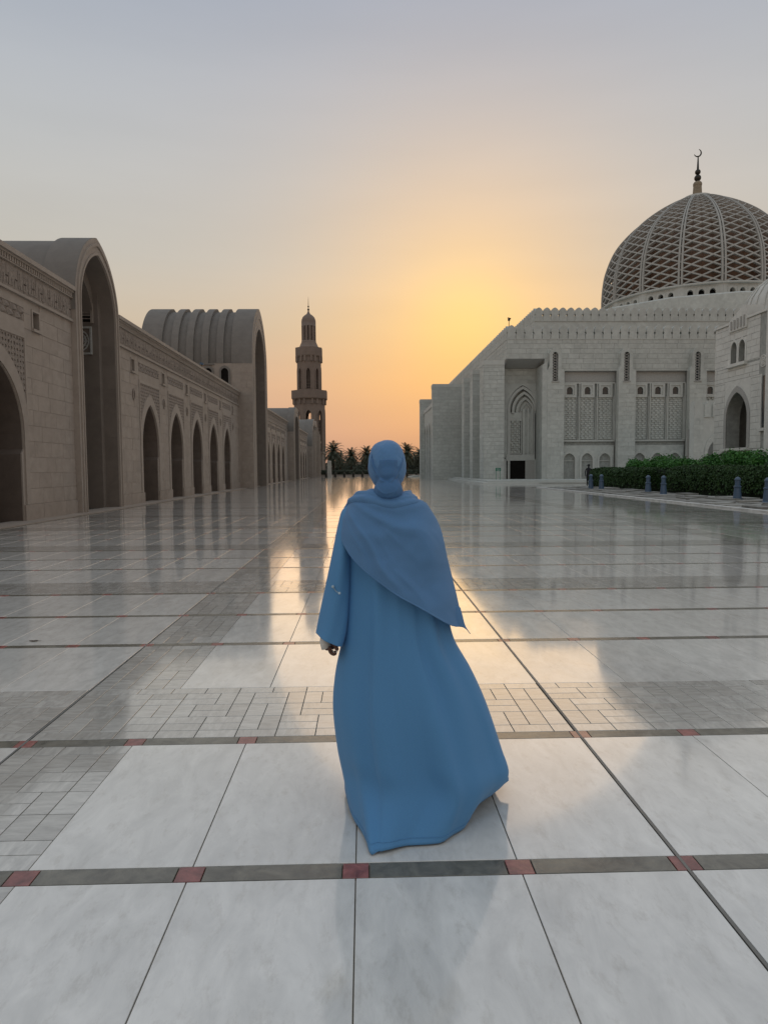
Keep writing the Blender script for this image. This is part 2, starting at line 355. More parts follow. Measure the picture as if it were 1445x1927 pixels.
def mosaic(x0, x1, y0, y1):
    nx = max(1, round((x1-x0)/.113)); ny = max(1, round((y1-y0)/.108)); ux = (x1-x0)/nx; uy = (y1-y0)/ny
    wide = (x1-x0) > (y1-y0); rr = random.Random(int(x0*31+y0*17))
    i0, i1, j0, j1 = 0, nx, 0, ny
    def q(a, b_, c, d):
        rect('x' if (b_-a)*ux >= (d-c)*uy else 'y', x0+a*ux, x0+b_*ux, y0+c*uy, y0+d*uy)
    if wide:                                # stretcher courses along both long edges
        for jj in (0, ny-1):
            i = -1 if jj else 0
            while i < nx: q(max(0, i), min(nx, i+2), jj, jj+1); i += 2
        j0, j1 = 1, ny-1
    else:
        j = 0
        while j < ny: q(0, 1, j, min(ny, j+2)); j += 2
        i0 = 1
    j = j0
    while j < j1:
        h = min(2, j1-j); i = i0-(1 if (j//2) % 2 else 0)
        while i < i1:
            a = max(i, i0); w = min(i+2, i1)-a
            if w == 2 and h == 2:
                if rr.random() < .5: q(a, a+2, j, j+1); q(a, a+2, j+1, j+2)
                else: q(a, a+1, j, j+2); q(a+1, a+2, j, j+2)
            elif w == 2: q(a, a+2, j, j+1)
            elif w == 1: q(a, a+1, j, j+h)
            i += 2
        j += 2
k = -1
def limit(y): return 13 if y < 52 else 58
while P0+k*PER < 138:
    y0 = P0+k*PER
    spans = [(-.048, .048, 'band'), (.048, .92, 'mos'), (.92, 2.072, 's'), (2.072, 2.168, 'band'), (2.168, 3.262, 's'), (3.262, 3.358, 'band'), (3.358, 4.522, 's')]
    for a, b_, ty in spans:
        ya, yb = y0+a, y0+b_
        if yb < .6: continue
        for (x0, x1, ct) in columns:
            if x1 > limit(ya)+.05: continue
            if ya > 62 and x1 > 17: continue
            if abs(x0)/max(ya, 1) > .78 and ya > 3: continue
            if ty == 'band':
                near.append(('r', x0-.05, x0+.05, ya, yb)); near.append(('b', x0+.05, min(nextx.get(x0, x1), x1+.1)-.05, ya, yb))
            elif ct == 'm':
                if ty == 'mos': continue
                if ya < 45: mosaic(x0, x1, ya, yb)
                else: rect('x', x0, x1, ya, yb)
            elif ty == 's':
                rect('s', x0, x1, ya, yb)
        if ty == 'mos':
            segs = [(-9.3, -1.895), (-1.875, 1.185), (1.205, 7.34), (7.365, limit(ya))]
            for s0, s1 in segs:
                s0 = max(s0, -.78*ya-1); s1 = min(s1, .78*ya+1)
                if ya > 62: s1 = min(s1, 17)
                if s1-s0 > .3:
                    if ya < 42: mosaic(s0, s1, ya, yb)
                    else: rect('x', s0, s1, ya, yb)
    k += 1
near.sort(key=lambda r: (r[3]+r[4])/2+abs(r[1]+r[2])*.15)
quota = {'s': 290, 'b': 270, 'r': 270, 'x': 150, 'y': 140}
names = {'s': ('slab', 'slab'), 'b': ('border_bar', 'bar'), 'r': ('border_square', 'red'), 'x': ('paver', 'paverx'), 'y': ('paver', 'paver')}
mbs = {'s': slab_m, 'b': bar_m, 'r': red_m, 'x': pavx_m, 'y': pav_m}
for kind, x0, x1, y0, y1 in near:
    nm, mt = names[kind]; cxp, cyp = (x0+x1)/2, (y0+y1)/2
    gp = G if kind in 'sbr' else .008
    if kind in 'xy': gp = .0045
    if y0 > 20 and kind in 'xy' and x1-x0 < .4: gp = .004
    if quota[kind] > 0 and abs(cxp) < .60*cyp+.6 and cyp > 1.3:
        quota[kind] -= 1
        piece(nm, unitbox(nm, round(x1-x0-gp, 3), round(y1-y0-gp, 3), .02, mt, .0012), (cxp, cyp, -.0105+R.random()*.0004), plaza)
    else:
        e = gp/2; z = R.random()*.0004-.0005; m = mbs[kind]; t = R.random()
        vs = [(x0+e, y0+e, z), (x1-e, y0+e, z), (x1-e, y1-e, z), (x0+e, y1-e, z), (x0+e, y0+e, -.012), (x1-e, y0+e, -.012), (x1-e, y1-e, -.012), (x0+e, y1-e, -.012)]
        m.add(vs, [(0, 1, 2, 3)]+([(4, 5, 1, 0), (5, 6, 2, 1), (7, 4, 0, 3)] if y0 < 30 else []), t)
slab_m.build('slab', 'slab', plaza, kind='stuff'); bar_m.build('border_bar', 'bar', plaza, kind='stuff'); red_m.build('border_square', 'red', plaza, kind='stuff')
pavx_m.build('paver', 'paverx', plaza, kind='stuff'); pav_m.build('paver', 'paver', plaza, kind='stuff')
for x in (-1.8825, 1.1975, 7.3575):
    b = MB(); b.box(WF, x-.006, x+.006, -.012, .0015, .5, 140, 0); b.build('expansion_joint_strip', 'steel', plaza)
b = MB(); b.box(WF, -10.4, -9.42, -.012, .03, 0, 139, .3); b.build('wall_apron', 'lstone', plaza)
b = MB(); b.box(WF, -9.42, -9.3, -.012, .004, 0, 139, .3); b.build('edge_band', 'bar', plaza)

# ================================================================== LEFT: arcade wings and gateways
LX = -10.05; LF = Fr((LX, 0, 0), (0, 1, 0), (1, 0, 0)); BP = 4.53
def opening(c, z0=0): 
    a = arch(c, 1.24, 2.15, 2.6, 4.56, 8)
    return [(c-1.12, z0), (c-1.12, 2.0)]+a+[(c+1.12, 2.0), (c+1.12, z0)]
def in_arch(s, z, c, hw, zs, za):
    dx = abs(s-c)
    if dx >= hw: return False
    if z <= zs: return True
    r = za-zs; RR = (hw*hw+r*r)/(2*hw)
    return (dx+RR-hw)**2+(z-zs)**2 < RR*RR
def wing(y0, y1, centres, label, indiv, dens, top=7.62):
    w = thing('arcade_wing', (LX, (y0+y1)/2, 0), label, 'arcade')
    # core wall with the arch openings and slot windows cut through
    outer = [(y0, 0)]
    for c in centres: outer += opening(c)
    outer += [(y1, 0), (y1, top), (y0, top)]
    wins = [c+BP/2 for c in centres if c+BP/2 < y1-.4]
    if centres and centres[0]-BP/2 > y0+.4: wins = [centres[0]-BP/2]+wins
    holes = [[(s-.2, 5.82), (s+.2, 5.82), (s+.2, 6.34), (s-.2, 6.34)] for s in wins]
    b = MB(); b.plate(LF, outer, holes, -.95, 0, tint=.2); b.build('wall', 'ltrim', w)
    b = MB()
    for c in centres:
        P = opening(c); Q = [(c+(a-c)*.994, z-(.006 if z > 2.5 else 0)) for a, z in P]
        b.strip([LF(a, z, -.94) for a, z in Q], [LF(a, z, -.04) for a, z in Q], .3)
    b.build('arch_reveal_shade', 'reveal', w)  # thin lining added to carry the painted shade of the openings
    # corridor behind
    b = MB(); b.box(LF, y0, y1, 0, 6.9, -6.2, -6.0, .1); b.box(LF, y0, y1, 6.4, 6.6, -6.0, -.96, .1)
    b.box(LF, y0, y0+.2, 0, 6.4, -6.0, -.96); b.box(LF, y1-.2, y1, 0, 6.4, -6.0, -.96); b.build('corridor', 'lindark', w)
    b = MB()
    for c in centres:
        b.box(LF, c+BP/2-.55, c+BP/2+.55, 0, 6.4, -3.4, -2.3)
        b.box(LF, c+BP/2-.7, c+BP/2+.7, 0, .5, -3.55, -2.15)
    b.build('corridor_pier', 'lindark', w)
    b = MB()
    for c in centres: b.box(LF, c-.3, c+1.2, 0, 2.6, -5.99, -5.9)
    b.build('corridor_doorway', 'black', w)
    # stones
    reg = []; edges = sorted(centres); cur = y0
    for c in edges:
        reg.append((cur, c-1.52, .5, 5.74)); cur = c+1.52
    reg.append((cur, y1, .5, 5.74))
    up_ = []; cur = y0
    for s in sorted(wins): up_.append((cur, s-.28, 5.74, 6.62)); cur = s+.28
    up_.append((cur, y1, 5.74, 6.62))
    reg = [(a, b_, z0, z1) for a, b_, z0, z1 in reg if b_-a > .1]
    up2 = []
    for a, b_, z0, z1 in up_:               # leave the frieze panels free
        segs = [(a, b_)]
        for c in centres:
            ns = []
            for p, q in segs:
                if q <= c-1.52 or p >= c+1.52: ns.append((p, q)); continue
                if p < c-1.52: ns.append((p, c-1.52))
                if q > c+1.52: ns.append((c+1.52, q))
            segs = ns
        up2 += [(p, q, z0, z1) for p, q in segs if q-p > .06]
    bs = [(a, b_, 0, .5) for a, b_, _, _ in reg]
    courses(LF, reg+up2, .475, .92, w, 'lstone', indiv, seed=int(y0), z00=.5)
    courses(LF, [(a-(.38 if a > y0 else 0), b_+(.38 if b_ < y1 else 0), 0, .5) for a, b_, _, _ in bs], .5, 1.3, w, 'lstone', indiv, t=.055, seed=3, name='plinth_stone')
    for c in centres:
        # archivolt
        a_out = arch(c, 1.50, .5, 2.95, 5.06, 10); a_in = arch(c, 1.26, .5, 2.6, 4.58, 10)
        b = MB(); b.ring(LF, a_out, a_in, -.02, .045, .4); b.build('arch_surround', 'ltrim', w)
        # rectangular frame round the spandrels
        b = MB()
        b.box(LF, c-1.52, c+1.52, 5.43, 5.56, .0, .05, .6); b.box(LF, c-1.52, c-1.44, 3.2, 5.43, 0, .05, .6); b.box(LF, c+1.44, c+1.52, 3.2, 5.43, 0, .05, .6)
        b.box(LF, c-1.52, c+1.52, 5.56, 5.93, 0, .022, .5); b.box(LF, c-1.52, c+1.52, 6.33, 6.62, 0, .022, .5)
        b.build('panel_frame', 'ltrim', w)
        # pierced spandrel screen
        b = MB(); cell = dens; z = 3.3
        nxx = int(2.88/cell); cw = 2.88/nxx; nz = int(2.12/cell); czh = 2.12/nz
        for i in range(nxx):
            for j in range(nz):
                s_ = c-1.44+(i+.5)*cw; z_ = 3.31+(j+.5)*czh
                if in_arch(s_, z_, c, 1.42, 2.9, 4.92) or abs(s_-c) > 1.5: continue
                h = .5*cw; q = .33*cw; e = .5*czh; f = .33*czh; n1 = .028
                o_ = [(s_-h, z_-e), (s_, z_-e), (s_+h, z_-e), (s_+h, z_), (s_+h, z_+e), (s_, z_+e), (s_-h, z_+e), (s_-h, z_)]
                if (i+j) % 2: i_ = [(s_-q*.7, z_-f*.7), (s_, z_-f), (s_+q*.7, z_-f*.7), (s_+q, z_), (s_+q*.7, z_+f*.7), (s_, z_+f), (s_-q*.7, z_+f*.7), (s_-q, z_)]
                else: i_ = [(s_-q*.35, z_-f*.35), (s_, z_-f), (s_+q*.35, z_-f*.35), (s_+q, z_), (s_+q*.35, z_+f*.35), (s_, z_+f), (s_-q*.35, z_+f*.35), (s_-q, z_)]
                vs = [LF(a, z2, n1) for a, z2 in o_+i_]+[LF(a, z2, .002) for a, z2 in i_]
                fs = [(t, (t+1) % 8, 8+(t+1) % 8, 8+t) for t in range(8)]+[(8+t, 8+(t+1) % 8, 16+(t+1) % 8, 16+t) for t in range(8)]
                b.add(vs, fs, .5)
        b.build('spandrel_screen', 'lcarve', w)
        # dark backing of the pierced screen
        b = MB()
        lim = arch(c, 1.44, 3.2, 3.25, 5.0, 8)
        b.plate(LF, [(c-1.44, 3.2), (c-1.44, 5.43), (c+1.44, 5.43), (c+1.44, 3.2)]+[(s_, z_) for s_, z_ in reversed(arch(c, 1.40, 3.2, 3.25, 4.98, 8))], [], 0, .001, back=False); b.build('spandrel_back', 'joint', w)
        # faceted frieze
        b = MB(); nx_ = 14; cw = 2.96/nx_
        for i in range(nx_):
            for j in range(2):
                s_ = c-1.48+i*cw; z_ = 5.95+j*.19; off = .5*cw if j else 0
                p = [LF(s_, z_, .003), LF(s_+cw, z_, .003), LF(s_+cw, z_+.18, .003), LF(s_, z_+.18, .003), LF(s_+(.15 if (i+j) % 2 else .85)*cw, z_+(.14 if (i+j) % 2 else .04), .07)]
                b.add(p, [(0, 1, 4), (1, 2, 4), (2, 3, 4), (3, 0, 4)], R.random())
        b.build('faceted_frieze', 'lcarve', w)
    for s_ in wins:
        b = MB(); b.box(LF, s_-.2, s_+.2, 5.82, 6.34, -.32, -.28); win = b.build('slot_window', 'glass', w)
        b = MB(); b.box(LF, s_-.27, s_+.25, 5.74, 5.82, -.2, .09, .5); b.box(LF, s_-.27, s_-.2, 5.82, 6.40, 0, .034, .5); b.box(LF, s_+.2, s_+.27, 5.82, 6.40, 0, .034, .5)
        b.box(LF, s_-.2, s_+.2, 6.34, 6.40, 0, .034, .5); b.build('window_sill', 'ltrim', win)
        if indiv and y0 > 25:                # little round boss under each slot window
            b = MB(); pts = [(s_+.16*math.cos(a*PI/6), 4.82+.26*math.sin(a*PI/6)) for a in range(12)]
            b.plate(LF, pts, [[(s_+.09*math.cos(a*PI/6), 4.82+.18*math.sin(a*PI/6)) for a in range(12)]], .03, .055, back=False); b.build('carved_boss', 'lcarve', w)
    # cornice: moulding, carved band, dentils, coping
    b = MB(); b.box(LF, y0, y1, 6.62, 6.70, -.3, .10, .6); b.box(LF, y0, y1, 7.42, 7.46, -.3, .10, .6); b.box(LF, y0, y1, 7.66, 7.80, -.95, .22, .6)
    b.box(LF, y0, y1, 7.60, 7.66, -.3, .15, .6); b.build('cornice', 'ltrim', w)
    b = MB(); y = y0
    while y < y1-.05:
        q = min(y+1.2, y1); b.box(LF, y+.01, q-.01, 6.70, 7.42, 0, .035); y += 1.2
    # raised characters of the inscription band, unreadable at this size
    y = y0+.1; rr = random.Random(int(y0))
    while y < y1-.3 and y0 < 60:
        h = rr.uniform(.18, .55); b.box(LF, y, y+.03, 6.80, 6.80+h, .035, .048)
        if rr.random() < .6: b.box(LF, y, y+rr.uniform(.1, .26), 6.80, 6.85, .035, .047)
        if rr.random() < .35: b.box(LF, y-.02, y+.08, 7.2, 7.25, .035, .047)
        y += rr.uniform(.11, .2)
    b.build('inscription_band', 'lcarve', w)
    b = MB(); y = y0+.3
    while y < y1: b.box(LF, y, y+.12, 7.0, 7.035, .035, .05); y += .52
    b.build('drain_slot', 'lindark', w)
    b = MB(); y = y0+.05; pit = .14 if y0 < 60 else .3
    while y < y1-.05: b.box(LF, y, y+pit*.5, 7.46, 7.60, 0, .12, .5); y += pit
    b.build('dentil_row', 'ltrim', w)
    # roof slab
    b = MB(); b.box(LF, y0, y1, 7.3, 7.5, -9, -.96, .3); b.build('roof', 'lvault', w)
    return w
wing(14.9, 24.2, [19.35], 'arcade wing nearest the camera, cut off by the left edge of the photo', True, .16)
wing(28.4, 55.6, [32.7+BP*i for i in range(5)], 'long arcade wing of five pointed arches between the two tallest gateways', True, .15)
wing(63.9, 90.6, [66.2+BP*.99*i+1.6 for i in range(5)], 'arcade wing of slender arches just beyond the ribbed vaulted gateway', False, .3)
wing(99.0, 122, [101.3+BP*i*.98 for i in range(5)], 'distant arcade wing between the small plain gateway and the finned gateway', False, .3)
wing(139, 160, [141.5+BP*i*.95 for i in range(4)], 'farthest and smallest arcade wing, ending in front of the minaret', False, .3)

def gateway(c, hw, hin, xf, zs, za, zin, back, collar, ribs, label, indiv, jamb=None, drum=0, inset=.1, screen=False):
    """pointed barrel vault running away from the court along -X, front arch at x = xf"""
    y0, y1 = c-hw, c+hw
    w = thing('vaulted_gateway', (xf, c, 0), label, 'gateway')
    GF = Fr((xf, 0, 0), (0, 1, 0), (1, 0, 0))
    out = arch(c, hw, 0, zs, za, 22); inn = arch(c, hin, 0, zs-.1, zin, 22)
    # front arch face + inner reveal
    b = MB(); b.ring(GF, out, inn, -collar, 0, .3); b.build('front_arch', 'ltrim', w)
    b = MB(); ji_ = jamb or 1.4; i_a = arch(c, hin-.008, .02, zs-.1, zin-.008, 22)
    b.strip([GF(a, z, -collar+.02) for a, z in i_a], [GF(a, z, -.04) for a, z in i_a], .3); b.build('intrados_shade', 'grev', w)  # added lining, coloured dark to stand for shade under the arch
    # thin stepped mouldings on the face
    b = MB(); wd = hw-hin
    o1 = arch(c, hw-wd*.30, 0, zs-.03, za-(za-zin)*.30, 22); o2 = arch(c, hw-wd*.48, 0, zs-.05, za-(za-zin)*.48, 22)
    b.ring(GF, o1, o2, 0, .05, .5); o3 = arch(c, hin+wd*.16, 0, zs-.08, zin+(za-zin)*.16, 22); b.ring(GF, o3, arch(c, hin+.001, 0, zs-.1, zin+.001, 22), 0, .035, .5)
    b.build('arch_moulding', 'ltrim', w)
    # rear vault shell (top part) with raised ribs
    def shell(x0, x1, d, name, m='lvault'):
        pr = arch(c, hw-d, zs-.4, zs, za-d, 22)
        b = MB(); b.strip([Vector((x0, s_, z_)) for s_, z_ in pr], [Vector((x1, s_, z_)) for s_, z_ in pr], .3)
        pi_ = arch(c, hw-d-.35, zs-.4, zs, za-d-.35, 22)
        for x in (x0, x1): b.strip([Vector((x, s_, z_)) for s_, z_ in pr], [Vector((x, s_, z_)) for s_, z_ in pi_], .3)
        b.build(name, m, w)
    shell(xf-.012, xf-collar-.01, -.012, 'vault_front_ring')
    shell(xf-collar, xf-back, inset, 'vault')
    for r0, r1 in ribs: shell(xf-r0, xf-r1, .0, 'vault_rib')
    # voussoir / course joints scored over the shell
    b = MB(); rowz = arch(c, hw+.004, zs-.4, zs, za+.004, 10)
    # side walls below the spring, near and far
    for s0, s1 in ((y0, y0+.3), (y1-.3, y1)):
        b = MB(); b.box(GF, s0+.012*(s0 == y0), s1-.012*(s0 != y0), 0, zs-.39, -back, -collar*.5-.01, .3); b.build('side_wall', 'ltrim' if s0 == y0 else 'lstone', w)
    NF = Fr((0, y0, 0), (1, 0, 0), (0, -1, 0))
    x_in = LX-.0
    courses(NF, [(x_in+.22, xf-.01, .02, zs-.4)], .62, 1.4, w, 'lstone', indiv, t=.02, seed=5)
    # reveal lining: thick inner pier (stone courses on the far reveal seen from the court)
    FFr = Fr((0, c+hin, 0), (1, 0, 0), (0, -1, 0))
    ji = jamb or 1.4
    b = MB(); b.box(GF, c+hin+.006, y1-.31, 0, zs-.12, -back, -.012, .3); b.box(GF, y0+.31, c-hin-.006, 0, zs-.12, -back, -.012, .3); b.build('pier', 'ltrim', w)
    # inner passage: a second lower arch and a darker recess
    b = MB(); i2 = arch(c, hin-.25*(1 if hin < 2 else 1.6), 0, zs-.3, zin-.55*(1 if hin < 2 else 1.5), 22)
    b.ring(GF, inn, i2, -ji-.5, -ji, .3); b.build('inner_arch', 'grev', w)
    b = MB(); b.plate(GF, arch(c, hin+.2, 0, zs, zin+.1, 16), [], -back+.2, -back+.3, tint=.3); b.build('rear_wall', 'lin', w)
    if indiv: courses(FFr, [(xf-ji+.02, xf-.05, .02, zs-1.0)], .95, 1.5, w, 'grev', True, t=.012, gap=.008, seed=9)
    if screen:
        # carved panel and arched grille on the far inner reveal, facing the court's near end
        x0, x1 = xf-ji-1.35, xf-ji-.02; yy = c+hin-.02
        PF = Fr((0, yy, 0), (1, 0, 0), (0, -1, 0))
        x0, x1 = -11.75, -10.66; mx_ = (x0+x1)/2
        PF = Fr((0, c+hin-.30, 0), (1, 0, 0), (0, -1, 0))
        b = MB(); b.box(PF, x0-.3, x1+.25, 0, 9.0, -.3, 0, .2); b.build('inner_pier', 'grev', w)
        b = MB()
        zc, rr_ = 6.62, .50
        b.plate(PF, [(x0, 6.08), (x1, 6.08), (x1, 7.16), (x0, 7.16)], [[(x0+.07, 6.15), (x1-.07, 6.15), (x1-.07, 7.09), (x0+.07, 7.09)]], 0, .07, back=False)
        for r0, r1 in ((.44, .40), (.33, .28), (.22, .17), (.1, 0.04)):
            P = [(mx_+r0*math.cos(t*PI/12), zc+r0*math.sin(t*PI/12)) for t in range(25)]; Q = [(mx_+r1*math.cos(t*PI/12), zc+r1*math.sin(t*PI/12)) for t in range(25)]
            b.ring(PF, P, Q, 0, .05)
        for t in range(12):
            a = t*PI/6; b.beam(PF(mx_+.1*math.cos(a), zc+.1*math.sin(a), .025), PF(mx_+.42*math.cos(a+.5), zc+.42*math.sin(a+.5), .025), .03, .04, Vector((0, 1, 0)))
        b.build('medallion_panel', 'rrough', w)
        b = MB(); P = arch(mx_, .52, 7.35, 7.9, 8.75, 10); b.plate(PF, P, [], 0, .01, back=False); b.build('blind_arch', 'black', w)
        b = MB(); z = 7.45
        while z < 8.6: b.box(PF, mx_-.5+max(0, z-8)*.5, mx_+.5-max(0, z-8)*.5, z, z+.04, .01, .05); z += .12
        b.build('grille', 'lcarve', w)
        b = MB(); b.ring(PF, arch(mx_, .62, 7.3, 7.9, 8.9, 10), arch(mx_, .52, 7.3, 7.9, 8.75, 10), 0, .06); b.build('arch_surround', 'ltrim', w)
    if drum:
        for s_ in (-12.35, -11.05, -13.65, -14.95):
            DF = Fr((0, y0, 0), (1, 0, 0), (0, -1, 0))
            P = arch(s_, .29, 8.35, 9.3, 9.62, 8)
            b = MB(); b.plate(DF, P, [], 0.004, .012, back=False); wn = b.build('arched_window', 'black', w)
            b = MB(); b.ring(DF, arch(s_, .42, 8.25, 9.35, 9.82, 8), arch(s_, .29, 8.25, 9.3, 9.62, 8), 0, .12); b.box(DF, s_-.42, s_+.42, 8.18, 8.26, 0, .16); b.build('window_frame', 'lvault', wn)
        b = MB(); b.box(Fr((0, y0, 0), (1, 0, 0), (0, -1, 0)), xf-back, xf-collar-1.4, zs-.52, zs-.40, -.05, .10); b.build('string_course', 'lvault', w)
    return w
gateway(26.28, 2.08, 1.66, -9.85, 7.45, 10.12, 9.5, 11.5, 1.15, [], 'nearest vaulted gateway with tall pointed arch and carved medallion panel inside, on the far left', True, jamb=.75, screen=True, inset=.10)
gateway(59.75, 4.15, 2.85, -8.85, 10.4, 15.2, 13.5, 8.9, 1.65, [(2.3, 2.85), (3.5, 4.05), (4.7, 5.25), (5.9, 6.45), (7.2, 8.9)], 'largest vaulted gateway with raised ribs over its barrel roof and a very tall pointed arch', True, jamb=2.0, drum=1, inset=.26)
gateway(95.0, 3.9, 2.6, -9.2, 6.9, 9.8, 8.7, 9, .9, [], 'small plain vaulted gateway beyond the large ribbed one', False, inset=.08)
g4 = gateway(131, 7.6, 6.2, -9.2, 6.0, 9.9, 8.9, 8.5, 1.2, [], 'farthest low vaulted gateway with tall upright fins on its front, in front of the minaret', False, inset=.08)
b = MB()
for y in (124.5, 128, 131.5, 135, 138): b.box(LF, y, y+.7, 0, 8.3+1.1*math.exp(-((y-131)/5)**2), .3, 1.35)
b.build('fin', 'lstone', g4)
# horizontal joint ribs scored on large vault band faces
# small flood lamp on the wing roof
fl = thing('flood_lamp', (-10.0, 43.2, 7.8), 'tiny flood lamp clamped on the coping of the five-arch arcade wing', 'lamp')
b = MB(); b.beam((-10.0, 43.2, 7.8), (-10.0, 43.2, 8.1), .04, .04, Vector((1, 0, 0))); b.build('post', 'bronze', fl)
b = MB(); b.beam((-10.1, 43.2, 8.12), (-9.88, 43.2, 8.06), .12, .12); b.build('lamp_head', 'bollard', fl)
# end annex and pale pillar beyond the last wing
an = thing('end_annex', (-9.9, 163, 0), 'low dark stone annex at the foot of the minaret beyond the last arcade wing', 'building')
b = MB(); b.box(WF, -13, -9.6, 0, 5.2, 160.2, 168); b.build('wall', 'lstone', an); b = MB(); b.box(WF, -13.2, -9.4, 5.2, 5.5, 160, 168.2); b.build('coping', 'ltrim', an)
pm = thing('stone_pillar', (-6.55, 130, 0), 'pale tapering stone pillar standing alone by the minaret foot, left of the palms', 'pillar')
b = MB(); b.lathe((-6.55, 130, 0), [(.75, 0), (.72, .3), (.60, .32), (.48, 2.8), (.52, 2.85), (.5, 3.05), (.1, 3.1)], 4, a0=PI/4); b.build('shaft', 'palewall', pm)

# ================================================================== minaret
MC = Vector((-14.78, 190, 0))
mn = thing('minaret', MC, 'tall stone minaret with two balconies, arched lantern and small dome with spike', 'minaret')
def poly_r(n, r, z, a0): return [MC+Vector((r*math.cos(a0+2*PI*i/n), r*math.sin(a0+2*PI*i/n), z)) for i in range(n)]
def octo_shaft(r, z0, z1, name, arches):
    n = 8; a0 = PI/8; ap = r*math.cos(PI/8); half = r*math.sin(PI/8)
    body = MB(); hole = MB(); fr_ = MB(); wl = []
    for i in range(n):
        an_ = a0+PI/8+2*PI*i/n; nv = Vector((math.cos(an_), math.sin(an_), 0)); sv = Vector((-math.sin(an_), math.cos(an_), 0))
        F = Fr(MC+nv*ap, sv, nv)
        P = [arch(0, w_, q0, q1, q2, 8) for w_, q0, q1, q2 in arches]
        body.plate(F, [(-half, z0), (half, z0), (half, z1), (-half, z1)], P, -.6, 0, tint=.3)
        wl.append((F, arches))
    body.build(name, 'minaret', mn)
    for F, ar in wl:
        for w_, q0, q1, q2 in ar:
            b = MB(); b.ring(F, arch(0, w_+.35, q0, q1, q2+.45, 8), arch(0, w_, q0, q1, q2, 8), -.02, .12, .6)
            b.beam(F(0, q0, -.3), F(0, q2, -.3), .12, .12, F.n)
            z = q0+.5
            while z < q1-2: b.beam(F(-w_, z, -.3), F(w_, z, -.3), .10, .1, F.n); z += .9
            b.build('arched_opening', 'minaret', mn)
octo_shaft(4.45, 0, 20.9, 'lower_shaft', [(.75, 4.0, 16.1, 17.5)])
# a closed sleeve low in the shaft so only the arch heads show light
b = MB(); b.lathe(MC, [(3.6, 0), (3.6, 14.9)], 8, a0=PI/8); b.build('inner_core', 'lin', mn)
octo_shaft(3.45, 22.6, 33.0, 'upper_shaft', [(.50, 23.3, 27.6, 28.9)])
b = MB(); b.lathe(MC, [(2.4, 20), (2.4, 33.0)], 8, a0=PI/8); b.build('inner_core', 'lin', mn)
def balcony(z0, z1, r0, r1):
    b = MB(); c8 = PI/8
    b.lathe(MC, [(r0+.02, z0-1.5), (r0+.06, z0-1.45), (r0+.06, z0-.35), (r1-.12, z0-.1), (r1, z0+.1), (r1, z1), (r1-.3, z1), (r1-.3, z0+.3), (0.01, z0+.3)], 8, a0=c8); b.build('balcony', 'minaret', mn)
    b = MB()
    for i in range(8):
        a = 2*PI*i/8+PI/8+PI/8; nv = Vector((math.cos(a), math.sin(a), 0)); sv = Vector((-nv.y, nv.x, 0))
        for k_ in (-1, 1): p = MC+nv*(r0*.924+.16)+sv*(k_*r0*.25); b.beam(p+Vector((0, 0, z0-1.5)), p+Vector((0, 0, z0+.05)), .55, .5, nv)
    b.build('corbel', 'minaret', mn)
balcony(20.7, 22.9, 4.45, 5.15); balcony(32.2, 34.5, 3.45, 3.85)
b = MB(); b.lathe(MC, [(2.9, 34.2), (2.35, 35.4), (2.0, 36.2), (2.0, 36.5)], 24); b.build('lantern_base', 'minaret', mn, smooth=True)
b = MB(); b.lathe(MC, [(1.55, 36.2), (1.55, 40.8)], 16); b.build('lantern_core', 'lin', mn)
b = MB()
for i in range(12):
    a = 2*PI*(i+.5)/12; p = MC+Vector((1.72*math.cos(a), 1.72*math.sin(a), 36.4)); b.beam(p, p+Vector((0, 0, 4.4)), .55, .42, Vector((math.cos(a), math.sin(a), 0)))
b.build('lantern_pier', 'minaret', mn)
b = MB(); b.lathe(MC, [(1.96, 40.4), (1.96, 41.6), (1.9, 42.2), (1.6, 42.9), (1.1, 43.4), (.5, 43.8), (.22, 44.4), (.1, 45.2)], 24); b.build('dome', 'minaret', mn, smooth=True)
b = MB(); sph(b, MC+Vector((0, 0, 45.0)), .3, 8); sph(b, MC+Vector((0, 0, 45.8)), .24, 8); b.lathe(MC, [(.09, 45.2), (.06, 47), (.015, 48.5)], 8); b.build('spire', 'bronze', mn, smooth=True)

# ================================================================== RIGHT: prayer hall
hall = thing('prayer_hall', (15, 72, 0), 'large pale grey prayer hall on the right with crenellated roofs and huge lattice dome', 'mosque')
HF = Fr((0, 72, 0), (1, 0, 0), (0, -1, 0))            # front, facing the camera
SF = Fr((15.04, 0, 0), (0, 1, 0), (-1, 0, 0))         # side, facing the court
XE = 62
b = MB(); b.box(WF, 11.3, XE, 0, .15, 64.6, 140); b.box(WF, 11.9, XE, .15, .30, 65.6, 140); b.build('plinth_step', 'rtrim', hall)
TWR = [(19.14, 20.94), (26.64, 28.48), (34.16, 35.98), (41.7, 43.5), (49.2, 51.0)]
# upper wall mass
b = MB()
b.box(HF, 15.04, XE, 12.92, 15.0, -60, 0, .3)
b.box(HF, 19.0, XE, 11.63, 12.92, -3, 0, .3)
b.box(HF, 14.8, 19.1, .3, 12.9, -4.2, -3.5, .3)       # niche wall block behind
b.box(HF, 20.5, XE, .3, 11.63, -3, -.42, .3)          # recessed panel wall
b.box(HF, 16.5, XE, .3, 12.9, -60, -3.1, .3)
b.build('main_wall', 'rjoint', hall)
